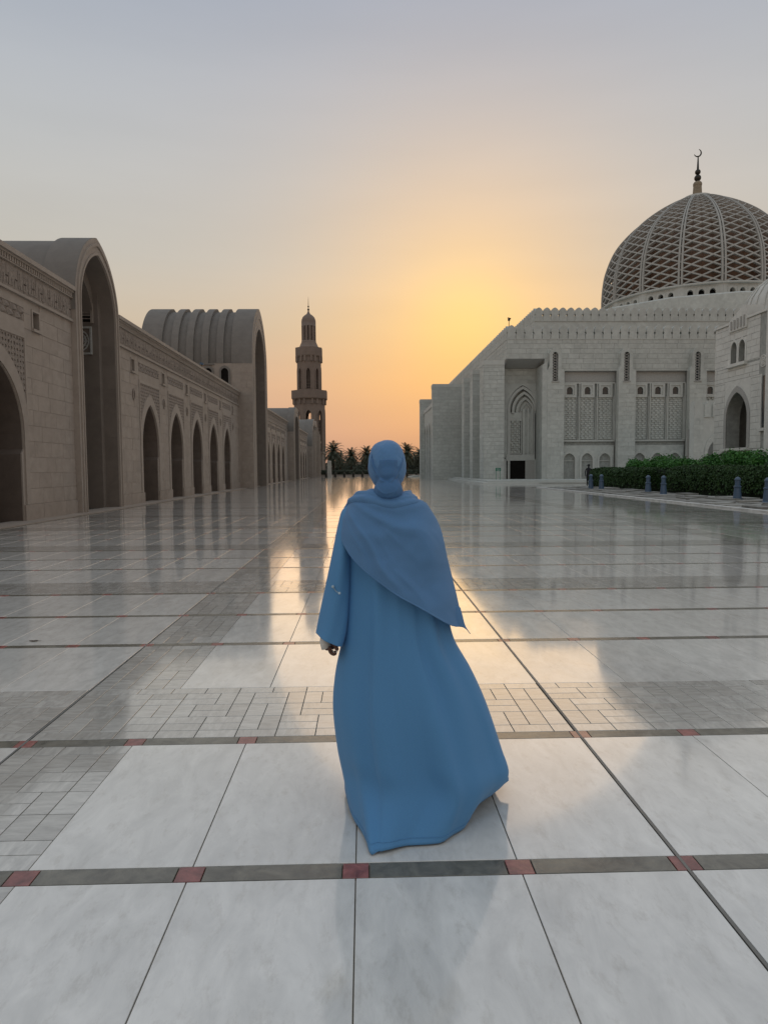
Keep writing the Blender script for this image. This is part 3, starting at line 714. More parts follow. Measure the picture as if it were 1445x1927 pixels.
# sloped soffit under the corner overhang
b = MB(); b.add([(15.04, 72.01, 12.92), (19.0, 72.01, 12.92), (19.0, 74.3, 12.2), (15.3, 74.3, 12.2), (15.3, 90, 12.2), (15.04, 90, 12.92)], [(0, 1, 2, 3), (0, 3, 4, 5)]); b.build('soffit', 'rrough', hall)
hb = MB()
courses(HF, [(15.04, XE, 12.92, 15.0)], .52, 1.25, hall, 'rstone', False, mb=hb, seed=11, z00=12.92)
courses(HF, [(19.0, XE, 11.65, 12.92)], .52, 1.5, hall, 'rstone', False, mb=hb, seed=12, z00=12.92)
courses(Fr((0, 74.2, 0), (1, 0, 0), (0, -1, 0)), [(14.8, 19.1, 10.6, 12.15)], .5, 1.2, hall, 'rstone', False, mb=hb, seed=2)
courses(SF, [(72, 132, 12.92, 15.0)], .52, 1.25, hall, 'rstone', False, mb=hb, seed=13, z00=12.92)
hb.build('stone_block', 'rstone', hall, kind='stuff')
b = MB(); b.box(WF, 14.7, 19.1, 10.55, 12.85, 74.21, 74.5, .3); b.build('niche_top', 'rjoint', hall)
b = MB(); b.box(SF, 74.6, 132, .3, 12.9, -4, -.32, .3); b.build('side_wall', 'rstone', hall)
# merlons
def merlon_mesh(w, h, t, ax):
    P = [(-w/2, 0), (w/2, 0)]
    a = arch(0, w/2, h*.55, h*.62, h, 6)
    # notch like keyhole on both sides
    P += [(w/2, h*.30), (w/2-.07, h*.36), (w/2-.07, h*.46), (w/2, h*.52)]
    P += list(reversed(a))[1:-1]+[(-w/2, h*.52), (-w/2+.07, h*.46), (-w/2+.07, h*.36), (-w/2, h*.30)]
    b = MB(); F = Fr((0, 0, 0), (1, 0, 0), (0, -1, 0)) if ax == 'x' else Fr((0, 0, 0), (0, 1, 0), (-1, 0, 0))
    b.plate(F, P, [], -t, 0, tint=0); return b.mesh('merlon', 'rstone')
mx_m, my_m = merlon_mesh(.86, 1.42, .45, 'x'), merlon_mesh(.86, 1.42, .45, 'y')
for i in range(34): piece('merlon', mx_m, (15.04+.46+.918*i, 71.98, 14.98), hall)
for i in range(56): piece('merlon', my_m, (15.02, 72.6+.918*i, 14.98), hall)
b = MB(); b.box(HF, 15.0, XE, 14.90, 14.98, -.5, .06, .5); b.box(SF, 72.0, 132, 14.90, 14.98, -.5, .06, .5); b.build('parapet_moulding', 'rtrim', hall)
# upper tier
b = MB(); b.box(WF, 18.94, XE, 15, 17.72, 76, 126, .4); b.build('upper_tier', 'rstone', hall)
for i in range(44): piece('merlon', mx_m, (18.94+.46+.888*i, 75.98, 17.72), hall)
for i in range(44): piece('merlon', my_m, (18.92, 76.5+.918*i, 17.72), hall)
b = MB(); b.box(WF, 18.9, XE, 17.62, 17.70, 75.93, 76.2, .5); b.build('parapet_moulding', 'rtrim', hall)
# buttress towers with slit windows
for q, (x0, x1) in enumerate(TWR):
    c = (x0+x1)/2-.05
    TF = Fr((0, 71.35, 0), (1, 0, 0), (0, -1, 0))
    sw = arch(c, .29, 10.53, 13.2, 13.54, 6)
    outer = [(x0, .3), (x1, .3), (x1, 13.3)]+list(reversed(arch(c, .78, 13.3, 13.31, 14.05, 6)))+[(x0, 13.3)]
    outer = [(x0, .3), (x1, .3), (x1, 11.6), (c+.62, 11.8), (c+.62, 13.4), (c+.35, 13.85), (c, 13.98), (c-.35, 13.85), (c-.62, 13.4), (c-.62, 12.1), (x0, 11.6)]
    b = MB(); b.plate(TF, outer, [sw], -.66, 0, tint=.3); tw = b.build('buttress_tower', 'rstone', hall)
    if q == 0:
        b2 = MB(); b2.plate(Fr((0, 71.36, 0), (1, 0, 0), (0, -1, 0)), [(18.62, .3), (x0, .3), (x0, 12.5), (18.62, 12.2)], [], -2.9, -.0); b2.build('buttress_return', 'rstone', hall)
    b = MB(); b.plate(TF, arch(c, .29, 10.53, 13.2, 13.54, 6), [], -.5, -.45, back=False); b.build('slit_glass', 'glass', tw)
    b = MB(); z = 10.6
    while z < 13.2: b.beam(TF(c-.28, z, -.15), TF(c+.28, z+.28, -.15), .06, .05, TF.n); b.beam(TF(c+.28, z, -.15), TF(c-.28, z+.28, -.15), .06, .05, TF.n); z += .28
    b.box(TF, c-.4, c+.4, 10.42, 10.53, -.1, .1); b.build('slit_grille', 'rrough', tw)
    hb = MB(); courses(TF, [(x0+.02, x1-.02, .3, 10.3)], .46, 1.3, hall, 'rstone', False, t=.02, mb=hb, seed=20+q, gap=.02); hb.build('stone_block', 'rstone', tw, kind='stuff')
# panel bays
PFm = Fr((0, 72.42, 0), (1, 0, 0), (0, -1, 0))
for q in range(3):
    x0, x1 = TWR[q][1], TWR[q+1][0]
    bay = MB(); bay.box(PFm, x0, x1, 10.55, 11.63, 0, .05); bp_ = bay.build('rough_band', 'rrough', hall)
    b = MB(); b.box(PFm, x0, x1, 10.35, 10.5, 0, .2, .5); b.box(PFm, x0, x1, 4.25, 4.42, 0, .24, .5); b.box(PFm, x0, x1, 3.75, 3.85, 0, .12, .5); b.build('string_course', 'rtrim', hall)
    pw = (x1-x0)/3
    for k_ in range(3):
        c = x0+pw*(k_+.5)-.1
        # window in a square frame
        wo = arch(c, .31, 9.22, 9.7, 10.0, 6); 
        b = MB(); b.plate(PFm, [(c-.62, 9.0), (c+.62, 9.0), (c+.62, 10.3), (c-.62, 10.3)], [wo], -.28, .16, tint=.5); wf = b.build('window_surround', 'rtrim', hall)
        b = MB(); b.plate(PFm, wo, [], 0.005, .01, back=False); b.build('pane', 'glass', wf)
        b = MB(); b.plate(PFm, [(c-.72, 8.9), (c+.72, 8.9), (c+.72, 10.34), (c-.72, 10.34)], [[(c-.5, 9.1), (c+.5, 9.1), (c+.5, 10.15), (c-.5, 10.15)]], 0, .24, back=False); b.build('outer_frame', 'rtrim', wf)
        # brick-like relief panel
        tb = MB(); rr = random.Random(q*3+k_)
        z = 4.5; r_ = 0
        while z < 8.85:
            s_ = c-.74
            j = 0
            while s_ < c+.72:
                wd = .30 if (j+r_) % 2 else .16
                e = min(s_+wd, c+.74); n1 = .05+.05*((j+r_) % 2)+rr.random()*.01
                tb.box(PFm, s_+.012, e-.012, z+.012, z+.208, 0, n1, back=False); s_ = e; j += 1
            z += .22; r_ += 1
        tb.build('relief_panel', 'rstone', hall)
        # thin pilaster right of each panel
        b = MB(); b.box(PFm, c+pw/2+.02, c+pw/2+.12, 4.42, 10.35, 0, .30, .8); b.box(PFm, c+pw/2-.08, c+pw/2-.0, 4.42, 9, 0, .14, .1); b.build('pilaster', 'rtrim', hall)
        # blind arch at the foot
        ao, ai = arch(c, .80, .3, 2.45, 3.28, 8), arch(c, .60, .3, 2.3, 3.02, 8)
        b = MB(); b.plate(PFm, [(c-pw/2+.0, .3)]+ao+[(c+pw/2, .3), (c+pw/2, 3.75), (c-pw/2, 3.75)], [], 0, .22, back=False, tint=.4); ba = b.build('blind_arch', 'rstone', hall)
        b = MB(); b.ring(PFm, ao, ai, .0, .30, .6); b.box(PFm, c-.6, c+.6, 2.18, 2.26, 0, .1); b.build('arch_surround', 'rtrim', ba)
# corner pier, side fins, big blocks
def pier(name, x0, x1, y0, y1, z1, seed, lab=None):
    b = MB(); b.box(WF, x0, x1, 0, z1, y0, y1, .3); p = b.build(name, 'rjoint', hall)
    hb = MB(); courses(Fr((0, y0, 0), (1, 0, 0), (0, -1, 0)), [(x0, x1, 0 if z1 > 0 else 0, z1-.45)], .43, 1.2, hall, 'rstone', False, t=.03, mb=hb, seed=seed)
    courses(Fr((x0, 0, 0), (0, 1, 0), (-1, 0, 0)), [(y0, y1, 0, z1-.45)], .43, 1.2, hall, 'rstone', False, t=.03, mb=hb, seed=seed+1)
    hb.build('stone_block', 'rstone', p, kind='stuff')
    b = MB(); b.box(WF, x0-.07, x1, z1-.45, z1+.02, y0-.07, y1+.05, .5); b.build('coping', 'rtrim', p)
    return p
pier('corner_pier', 12.62, 14.80, 72.03, 74.4, 12.74, 31)
for i, y in enumerate((79.2, 86.0)): pier('side_fin', 12.62, 15.3, y, y+2.0, 12.74, 33+i)
pier('projecting_block', 9.35, 15.3, 92.4, 94.2, 12.8, 40)
pier('projecting_block', 9.35, 15.3, 112.6, 114.5, 12.8, 42)
# side bays between the fins: sloped sill, mullioned screen, window strip
for y0 in (73.2, 80.3, 87.1):
    y1 = y0+5.9 if y0 < 87 else 92.3
    b = MB(); BF = Fr((15.2, 0, 0), (0, 1, 0), (-1, 0, 0))
    b.box(BF, y0, y1, .3, 2.6, 0, .9); b.add([BF(y0, 2.6, 1.0), BF(y1, 2.6, 1.0), BF(y1, 3.1, 0), BF(y0, 3.1, 0)], [(0, 1, 2, 3)]); b.box(BF, y0, y1, 2.5, 2.62, 0, 1.02); b.build('sill', 'rtrim', hall)
    b = MB(); s_ = y0+.3
    while s_ < y1: b.box(BF, s_, s_+.22, .6, 2.4, .9, 1.05); s_ += .62
    b.build('mullion', 'rtrim', hall)
    b = MB(); b.ring(BF, arch((y0+y1)/2, 2.3, 3.3, 9.2, 11, 10), arch((y0+y1)/2, 1.9, 3.3, 9.1, 10.5, 10), 0, .5); b.build('arch_surround', 'rtrim', hall)
    b = MB(); b.plate(BF, arch((y0+y1)/2, 1.9, 3.3, 9.1, 10.5, 10), [], .01, .05, back=False); b.build('window_strip', 'rrough', hall)
# low arcade between the two blocks
AF = Fr((9.95, 0, 0), (0, 1, 0), (-1, 0, 0))
ars = [96.5+3.6*i for i in range(5)]
outer = [(94.2, 0)]
for c in ars: outer += arch(c, 1.2, 0, 6.6, 8.4, 6)
outer += [(112.6, 0), (112.6, 11.0), (94.2, 11.0)]
b = MB(); b.plate(AF, outer, [], -.8, 0); b.build('side_arcade', 'rstone', hall)
b = MB(); b.box(AF, 94.2, 112.6, 10.4, 10.9, 0, .12); b.build('string_course', 'rtrim', hall)
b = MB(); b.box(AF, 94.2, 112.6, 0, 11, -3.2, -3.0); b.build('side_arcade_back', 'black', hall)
# niche with nested stepped arches
NFm = Fr((0, 74.2, 0), (1, 0, 0), (0, -1, 0))
cN = 17.18
NW = MB(); NW.plate(NFm, [(14.7, .3), (cN-1.62, .3)]+arch(cN, 1.62, .31, 7.9, 10.4, 12)[1:-1]+[(cN+1.62, .3), (19.1, .3), (19.1, 10.6), (14.7, 10.6)], [], -.3, .25, tint=.4); niche = NW.build('niche', 'rstone', hall)
for (dx, hw_, zs, za, n0, n1) in ((0, 1.62, 7.9, 10.3, -.1, .33), (.18, 1.32, 7.7, 9.75, -.35, .16), (.34, 1.0, 7.6, 9.2, -.7, -.05), (.5, .68, 7.5, 8.75, -1.0, -.3)):
    ao = arch(cN+dx, hw_, 7.4 if n1 < .3 else .3, zs, za, 12); ai = arch(cN+dx+.04, hw_-.22, 7.4 if n1 < .3 else .3, zs-.1, za-.3, 12)
    b = MB(); b.ring(NFm, ao, ai, n0, n1, .5); b.build('nested_arch', 'rtrim', niche)
b = MB(); b.box(NFm, 15.3, 18.6, 2.35, 7.5, -.35, .02, .4); b.box(NFm, 15.3, 18.6, 2.3, 2.95, -.1, .10, .6)
b.plate(NFm, [(15.3, 7.3), (18.6, 7.3), (18.6, 8.4), (cN+1.2, 9.3), (cN+.4, 9.9), (cN-.4, 9.9), (15.3, 8.4)], [], -1.2, -1.1); b.build('niche_infill', 'rstone', niche)
b = MB(); b.plate(NFm, [(15.42, 3.0), (17.1, 3.0), (17.1, 6.75), (15.42, 6.75)], [[(15.5, 3.08), (17.02, 3.08), (17.02, 6.6), (15.5, 6.6)]], .02, .22, back=False); b.build('carved_panel_frame', 'rtrim', niche)
tb = MB(); z = 3.12; r_ = 0
while z < 6.5:
    s_ = 15.52; j = 0
    while s_ < 16.98:
        e = min(s_+.24, 17.0); tb.box(NFm, s_+.02, e-.02, z+.02, z+.23, .02, .10+.09*((j+r_) % 2), back=False); s_ = e; j += 1
    z += .25; r_ += 1
tb.build('carved_panel', 'rstone', niche)
b = MB(); b.box(NFm, 17.2, 17.45, 2.95, 7.9, .0, .22, .7); b.box(NFm, 17.7, 17.9, 2.95, 7.9, .0, .18, .2); b.box(NFm, 18.15, 18.3, 2.95, 7.9, .0, .18, .2); b.build('niche_fluting', 'rtrim', niche)
b = MB(); b.box(NFm, 15.42, 18.52, .3, 2.3, .26, .262); dr = b.build('doorway', 'black', niche)
b = MB(); b.box(NFm, 17.5, 18.52, .3, 2.3, .263, .30, .1); b.build('door_reveal', 'rrough', dr)
b = MB(); b.box(NFm, 15.1, 15.42, .3, 2.4, .255, .34); b.box(NFm, 18.52, 18.9, .3, 2.4, .25, .34); b.box(NFm, 15.4, 18.52, 2.3, 2.95, .25, .34); b.build('door_frame', 'rtrim', niche)

# ---- dome
DC = Vector((53.25, 110, 0))
base_ = MB(); base_.lathe(DC, [(21.5, 17.7), (21.5, 24.1), (21.3, 24.3), (15.2, 24.4)], 16, a0=PI/16+PI/2); base_.build('dome_podium', 'rstone', hall)
KR = .955
prof = catmull([(r*KR, 27.35+(z-27.35)*.965) for r, z in [(15.0, 27.35), (15.02, 28.6), (14.85, 31.0), (14.35, 33.5), (12.9, 36.8), (10.3, 39.7), (7.2, 42.0), (4.0, 43.75), (1.9, 44.55)]], 12)
# arc-length table
al = [0]
for i in range(1, len(prof)): al.append(al[-1]+math.dist(prof[i], prof[i-1]))
def pat(t):
    d = t*al[-1]
    for i in range(1, len(al)):
        if al[i] >= d-1e-9:
            u = (d-al[i-1])/max(1e-9, al[i]-al[i-1]); return (prof[i-1][0]+(prof[i][0]-prof[i-1][0])*u, prof[i-1][1]+(prof[i][1]-prof[i-1][1])*u)
    return prof[-1]
def dpt(t, a, dr_=0):
    r, z = pat(t); r2, z2 = pat(min(1, t+.01)); r1, z1 = pat(max(0, t-.01)); n_ = Vector((z2-z1, 0, -(r2-r1))).normalized()
    rr_ = r+dr_*n_.x; zz = z+dr_*n_.z
    return Vector((rr_*math.cos(a), rr_*math.sin(a), zz))
dome = MB(); dome.lathe(DC, [(max(.02, r-1.3), z-.25) for r, z in prof]+[(.02, 43.6)], 64)
dome_o = dome.build('dome', 'domein', hall, smooth=True)
# every dome piece below is modelled round the dome axis and shares its mesh sixteen times
def dome_piece(name, me, ang):
    o = bpy.data.objects.new(name, me); C.objects.link(o); o.parent = dome_o; o.location = DC; o.rotation_euler.z = ang; return o
rb = MB()
for off in (-.0145, .0145):
    NN = 40
    for i in range(NN):
        t0, t1 = i/NN, (i+1)/NN
        f0 = min(1, 14.8/max(2.2, pat(t0)[0])*.9) if False else 1
        w0 = .27*max(.55, pat(t0)[0]/15); w1 = .27*max(.55, pat(t1)[0]/15)
        def cross(t, w_):
            a = off*15*max(.5, pat(t)[0]/15)/max(1.9, pat(t)[0])
            c1, c2 = dpt(t, a, .12), dpt(t, a, -.45); tv = Vector((-math.sin(a), math.cos(a), 0))*w_/2
            return [c1-tv, c1+tv, c2+tv, c2-tv]
        A, B = cross(t0, w0), cross(t1, w1)
        rb.add(A+B, [(0, 1, 5, 4), (1, 2, 6, 5), (3, 0, 4, 7)], .5)
rib_me = rb.mesh('rib', 'domebar')
lt = MB(); ROWS = 34; NB = 3; dA = 2*PI/16
for i in range(ROWS):
    tf = lambda q: .0241*q+.000126*q*q
    t0, t1 = tf(i), tf(i+1)
    for sgn in (-1, 1):
        for kk in range(-1, 2*NB+1):
            # diagonals advance half a cell per row
            u0 = kk*.5/1.0
            if (kk+i) % 2: continue
            u1 = u0+.5*sgn
            if min(u0, u1) < 0 or max(u0, u1) > NB-1+.0: 
                if min(u0, u1) < -.01 or max(u0, u1) > 2.01: continue
            a0, a1 = u0/2*dA, u1/2*dA
            r0 = pat(t0)[0]; w_ = .21*max(.45, r0/15)
            p1, p2 = dpt(t0, a0, 0), dpt(t1, a1, 0); q1, q2 = dpt(t0, a0, -.42), dpt(t1, a1, -.42)
            n_ = (p1-q1).normalized(); d_ = (p2-p1).normalized(); sd_ = d_.cross(n_).normalized()*w_/2
            lt.add([p1-sd_, p1+sd_, q1+sd_, q1-sd_, p2-sd_, p2+sd_, q2+sd_, q2-sd_], [(0, 1, 5, 4), (1, 2, 6, 5), (3, 0, 4, 7)], .3)
lat_me = lt.mesh('lattice_panel', 'domebar')
for i in range(16):
    a = (i+.5)*dA+PI/2
    dome_piece('rib', rib_me, a); dome_piece('lattice_panel', lat_me, a)
# ring, drum with window groups
b = MB(); b.lathe(DC, [(14.8*KR, 27.12), (15.12*KR, 27.2), (15.16*KR, 27.36), (15.05*KR, 27.46), (14.3*KR, 27.46)], 96); b.build('ring_cornice', 'rtrim', hall, smooth=False)
dm = MB(); da = MB(); n16 = 16
Rr = 14.9*math.cos(PI/32)
for i in range(16):
    a = PI/2+(i+1.0)*dA
    nv = Vector((math.cos(a), math.sin(a), 0)); sv = Vector((-nv.y, nv.x, 0)); F = Fr(DC+nv*14.65*KR, sv, nv); h = 14.9*KR*math.sin(dA/2)
    wn = [arch(x, .39, 25.3, 26.15, 26.62, 5) for x in (-1.45, 0, 1.45)]
    dm.plate(F, [(-h, 24.3), (h, 24.3), (h, 27.2), (-h, 27.2)], wn, -.9, 0, tint=.4)
    for x in (-2.18, -.725, .725, 2.18): da.box(F, x-.04, x+.04, 24.3, 26.75, 0, .05)
    for k_ in range(12): 
        x = -2.05+k_*.372; da.ring(F, [(x+.15*math.cos(q*PI/4), 26.95+.12*math.sin(q*PI/4)) for q in range(9)], [(x+.07*math.cos(q*PI/4), 26.95+.06*math.sin(q*PI/4)) for q in range(9)], 0, .05)
dm.build('drum', 'rtrim', hall); da.build('drum_moulding', 'rstone', hall, kind='stuff')
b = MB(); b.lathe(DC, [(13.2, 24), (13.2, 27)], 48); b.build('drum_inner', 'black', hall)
DF_ = DC-Vector((0, 0, .58))
b = MB(); b.lathe(DF_, [(2.3, 44.25), (2.1, 44.75), (1.2, 44.95), (.75, 45.0)], 24); b.build('crown_cap', 'rtrim', dome_o)
fin = MB(); fin.lathe(DF_, [(.85, 44.7), (.72, 45.0), (.62, 46.6), (.66, 46.62), (.68, 46.9), (.55, 47.15), (.2, 47.35)], 20); fin.build('finial_base', 'finial', dome_o, smooth=False)
b = MB(); sph(b, DF_+Vector((0, 0, 47.80)), .52, 10); b.build('finial_ball', 'bronze', dome_o, smooth=True)
b = MB(); sph(b, DF_+Vector((0, 0, 48.72)), .43, 10); b.build('finial_ball', 'bronze', dome_o, smooth=True)
b = MB(); b.lathe(DF_, [(.18, 49.0), (.17, 49.2), (.09, 51.0)], 12); b.build('finial_stem', 'bronze', dome_o, smooth=True)
b = MB(); cc = DF_+Vector((-.06, 0, 51.65)); nC = 28; A1 = []; B1 = []
for i in range(nC+1):
    a = math.radians(-160+i*(235/nC)); w_ = .02+.19*math.sin(PI*i/nC); A1.append((.62*math.cos(a), .62*math.sin(a))); B1.append(((.62-w_)*math.cos(a), (.62-w_)*math.sin(a)))
CF = Fr(cc, (1, 0, 0), (0, -1, 0)); b.ring(CF, A1, B1, -.06, .06); b.build('crescent', 'bronze', dome_o)
# lamp on the roof corner and thin lightning rod
rl = thing('roof_lamp', (15.3, 72.3, 16.4), 'small lamp standing on the front left corner merlon of the prayer hall', 'lamp')
b = MB(); b.beam((15.3, 72.3, 16.35), (15.3, 72.3, 17.0), .06, .06, Vector((1, 0, 0))); b.build('post', 'bronze', rl)
b = MB(); sph(b, Vector((15.3, 72.3, 17.0)), .14, 6); b.beam((15.15, 72.3, 17.2), (15.5, 72.3, 17.12), .12, .1); b.build('lamp_head', 'bronze', rl)

# ================================================================== near pavilion on the right
PX = 22.0; PVF = Fr((PX, 0, 0), (0, 1, 0), (-1, 0, 0))
pv = thing('pavilion', (22, 40, 0), 'pale stone pavilion with pointed doorway and twin arched windows at the right edge', 'building')
door = arch(39.95, 1.13, 2.60, 4.35, 5.87, 12)
w1, w2 = arch(40.42, .33, 7.56, 8.45, 8.87, 6), arch(39.55, .33, 7.56, 8.45, 8.87, 6)
PZ = 10.08
b = MB(); b.plate(PVF, [(30, 0), (42.6, 0), (42.6, PZ), (30, PZ)], [door, w1, w2], -.8, 0, tint=.3)
b.box(Fr((0, 42.6, 0), (1, 0, 0), (0, 1, 0)), 22.8, 30, 0, PZ, -.8, 0); b.box(WF, 22.8, 30, PZ-.3, PZ-.1, 30, 42.0); b.build('wall', 'rjoint', pv)
reg = [(30, 38.5, 0, 2.5), (38.5, 42.58, 0, 2.5), (30, 36.9, 2.5, 6.6), (37.45, 38.55, 2.5, 6.6), (41.35, 42.58, 2.5, 6.6), (30, 37.0, 6.6, PZ-.15), (37.75, 39.1, 7.5, PZ-.15), (37.75, 42.58, 6.6, 7.4), (40.86, 42.58, 7.4, PZ-.15), (39.1, 40.86, 8.98, PZ-.15)]
courses(PVF, reg, .36, .95, pv, 'pstone', True, t=.02, seed=50)
b = MB(); b.box(WF, 23.6, 24.0, 0, 9, 36, 42); b.build('interior', 'black', pv)
b = MB(); b.plate(PVF, [(38.56, 2.51), (41.34, 2.51), (41.34, 6.59), (38.56, 6.59)], [arch(39.95, 1.13, 2.60, 4.35, 5.87, 12)], 0, .018, back=False, tint=.3)
b.plate(PVF, [(39.11, 7.51), (40.85, 7.51), (40.85, 8.97), (39.11, 8.97)], [w1, w2], 0, .018, back=False, tint=.3); b.build('opening_surround', 'pstone', pv)
b = MB(); b.ring(PVF, arch(39.95, 1.40, 2.6, 4.3, 6.25, 12), arch(39.95, 1.13, 2.6, 4.35, 5.87, 12), 0, .06, .4); b.build('arch_surround', 'rrough', pv)
b = MB(); b.box(PVF, 38.45, 41.4, 2.42, 2.58, -.7, .25); b.box(PVF, 38.9, 40.9, 2.15, 2.42, 0, .15); b.build('door_sill', 'pstone', pv)
b = MB(); b.box(PVF, 38.95, 41.05, 7.38, 7.56, -.3, .22); b.build('window_sill', 'pstone', pv)
for c in (40.42, 39.55):
    b = MB(); b.ring(PVF, arch(c, .44, 7.56, 8.4, 9.02, 8), arch(c, .33, 7.56, 8.45, 8.87, 8), 0, .05); wf = b.build('window_frame', 'pstone', pv)
    b = MB(); b.plate(PVF, arch(c, .33, 7.56, 8.45, 8.87, 6), [], -.5, -.48); b.build('pane', 'rrough', wf)
b = MB(); b.box(PVF, 37.05, 37.42, 3.65, 6.5, -.01, .012); sw_ = b.build('slit_window', 'glass', pv)
b = MB(); b.box(PVF, 36.97, 37.05, 3.6, 6.55, 0, .07); b.box(PVF, 37.42, 37.5, 3.6, 6.55, 0, .07); b.box(PVF, 36.9, 37.55, 3.45, 3.6, 0, .2); b.build('frame', 'pstone', sw_)
b = MB(); c0 = (37.35, 7.3)
for r0, r1 in ((.34, .28), (.22, .16), (.1, .04)):
    b.ring(PVF, [(c0[0]+r0*math.cos(t*PI/10), c0[1]+r0*math.sin(t*PI/10)) for t in range(21)], [(c0[0]+r1*math.cos(t*PI/10), c0[1]+r1*math.sin(t*PI/10)) for t in range(21)], 0, .06)
for t in range(6):
    a = t*PI/3; b.beam(PVF(c0[0], c0[1], .03), PVF(c0[0]+.3*math.cos(a), c0[1]+.3*math.sin(a), .03), .04, .05, Vector((1, 0, 0)))
b.build('rosette', 'pstone', pv)
b = MB(); b.box(PVF, 30, 42.68, PZ-.13, PZ, -.5, .1, .4); b.build('cornice', 'pstone', pv)
b = MB(); b.plate(PVF, [(40.9, PZ-.6), (39.0, PZ-.6), (39.0, 10.72), (39.35, 10.78), (40.9, 10.1)], [], -.9, .12); gb = b.build('gable_block', 'pstone', pv)
b = MB()
for k_ in range(5): b.box(PVF, 39.15+k_*.34, 39.15+k_*.34+.12, PZ-.5, PZ+.12-.03*k_, .12, .18)
b.build('notch', 'rrough', gb)
b = MB(); b.lathe((25.75, 41.0, 0), [(2.75, 9.9), (2.75, 10.55), (2.62, 10.6), (2.6, 10.95), (2.42, 11.55), (2.0, 12.2), (1.3, 12.75), (.55, 13.1), (.1, 13.25)], 32); pd = b.build('small_dome', 'pstone', pv, smooth=True)
b = MB()
for i in range(28):
    a = 2*PI*i/28; pts = [Vector((25.75+r*math.cos(a), 41+r*math.sin(a), z)) for r, z in [(2.63, 10.65), (2.62, 10.98), (2.45, 11.58), (2.03, 12.23), (1.33, 12.78), (.57, 13.12)]]
    b.tube(pts, .035, 5)
b.build('dome_rib', 'pstone', pd)
b = MB(); b.box(PVF, 30, 37.0-.4, 0, 10.7, 0.04, .35); b.build('corner_pilaster', 'pstone', pv)
# link wall to the hall
lk = thing('link_wall', (32, 60, 0), 'lower stone wall with small pointed arch linking the pavilion to the prayer hall', 'wall')
KF = Fr((0, 60, 0), (1, 0, 0), (0, -1, 0)); ao = arch(31.15, .72, 0, 2.6, 3.9, 8)
b = MB(); b.plate(KF, [(29.2, 0)]+ao+[(42, 0), (42, 7.6), (29.2, 7.3)], [], -.8, 0); b.build('wall', 'rtrim', lk)
b = MB(); b.ring(KF, arch(31.15, 1.0, 0, 2.7, 4.5, 8), ao, 0, .1); b.build('arch_surround', 'rstone', lk)
b = MB(); b.box(KF, 30, 33, 0, 5, -3, -2.9); b.build('recess', 'rrough', lk)
b = MB()
for k_ in range(8): b.plate(KF, [(30.1+k_*.7, 5.9), (30.6+k_*.7, 5.9), (30.6+k_*.7, 7.0), (30.35+k_*.7, 7.25), (30.1+k_*.7, 7.0)], [], 0, .12, back=False)
b.build('merlon_relief', 'rstone', lk)
courses(KF, [(29.2, 30.05, 0, 5.8), (32.25, 36, 0, 5.8)], .4, 1, lk, 'rstone', True, t=.015, seed=61)

# ================================================================== kerb, split-stone path, planting
kb = MB(); kb.box(WF, 12.98, 13.25, -.05, .06, 12, 51.3, .3); kb.box(WF, 13.25, 22, -.05, .06, 51.3, 51.55, .3); kb.build('kerb', 'kerb', kind='structure')
gp = MB(); gp.add([(13.2, 8, -.02), (40, 8, -.02), (40, 51.3, -.02), (13.2, 51.3, -.02)], [(0, 1, 2, 3)], 0); gp.build('planting_soil', 'core', kind='structure')
path = thing('split_stone_path', (15, 32, 0), None, None, kind='structure')
rr = random.Random(5); ny = 34; nxp = 4
pts = [[Vector((13.32+1.0*i+(rr.uniform(-.22, .22) if 0 < i < nxp else 0), 14+1.09*j+rr.uniform(-.3, .3), 0)) for i in range(nxp+1)] for j in range(ny+1)]
for j in range(ny):
    for i in range(nxp):
        q = [pts[j][i], pts[j][i+1], pts[j+1][i+1], pts[j+1][i]]; c = sum(q, Vector())/4
        h = rr.uniform(.03, .13); ins = [c+(p-c)*rr.uniform(.76, .90) for p in q]
        vs = [p-c+Vector((0, 0, h)) for p in ins]+[p-c+Vector((0, 0, -.02)) for p in ins]
        mb = MB(); mb.add(vs, [(0, 1, 2, 3), (0, 4, 5, 1), (1, 5, 6, 2), (2, 6, 7, 3), (3, 7, 4, 0)], 0)
        piece('flagstone', mb.mesh('flagstone', 'crazy'), c, path)
# bollards
bl = thing('bollard', (0, 0, 0), '', 'bollard', 'bollards along the hedge')
b = MB(); b.lathe((0, 0, 0), [(.19, 0), (.19, .05), (.165, .09), (.125, .52), (.15, .54), (.15, .58), (.105, .60), (.105, .80)], 20); b.build('post', 'bollard', bl)
b = MB(); b.lathe((0, 0, 0), [(.105, .80), (.128, .815), (.128, .85), (.10, .90), (.05, .945), (.01, .96)], 20); b.build('cap', 'bollard', bl, smooth=True)
blab = ['bollard at the far left end of the hedge, leftmost of the row', 'bollard second from the left, just right of the leftmost one', 'bollard at the right end of the far clipped hedge, left of the gap',
        'bollard at the left end of the near clipped hedge, right of the gap', 'large-looking bollard before the middle of the near hedge', 'bollard nearest the camera at the right edge of the photo']
for i, (x, y) in enumerate([(15.41, 46.1), (15.42, 44.05), (15.83, 37.7), (15.86, 35.8), (16.35, 29.5), (16.2, 27.0)]):
    o = bl if i == 0 else copytree(bl); o.location = (x, y, 0); o['label'] = blab[i]; o.scale = (1.06, 1.06, 1.1)
fb = thing('far_bollard', (0, 0, 0), '', 'bollard', 'bollards at the far end of the plaza')
b = MB(); b.lathe((0, 0, 0), [(.2, 0), (.17, .5), (.1, .62), (.01, .66)], 10); b.build('post', 'bronze', fb)
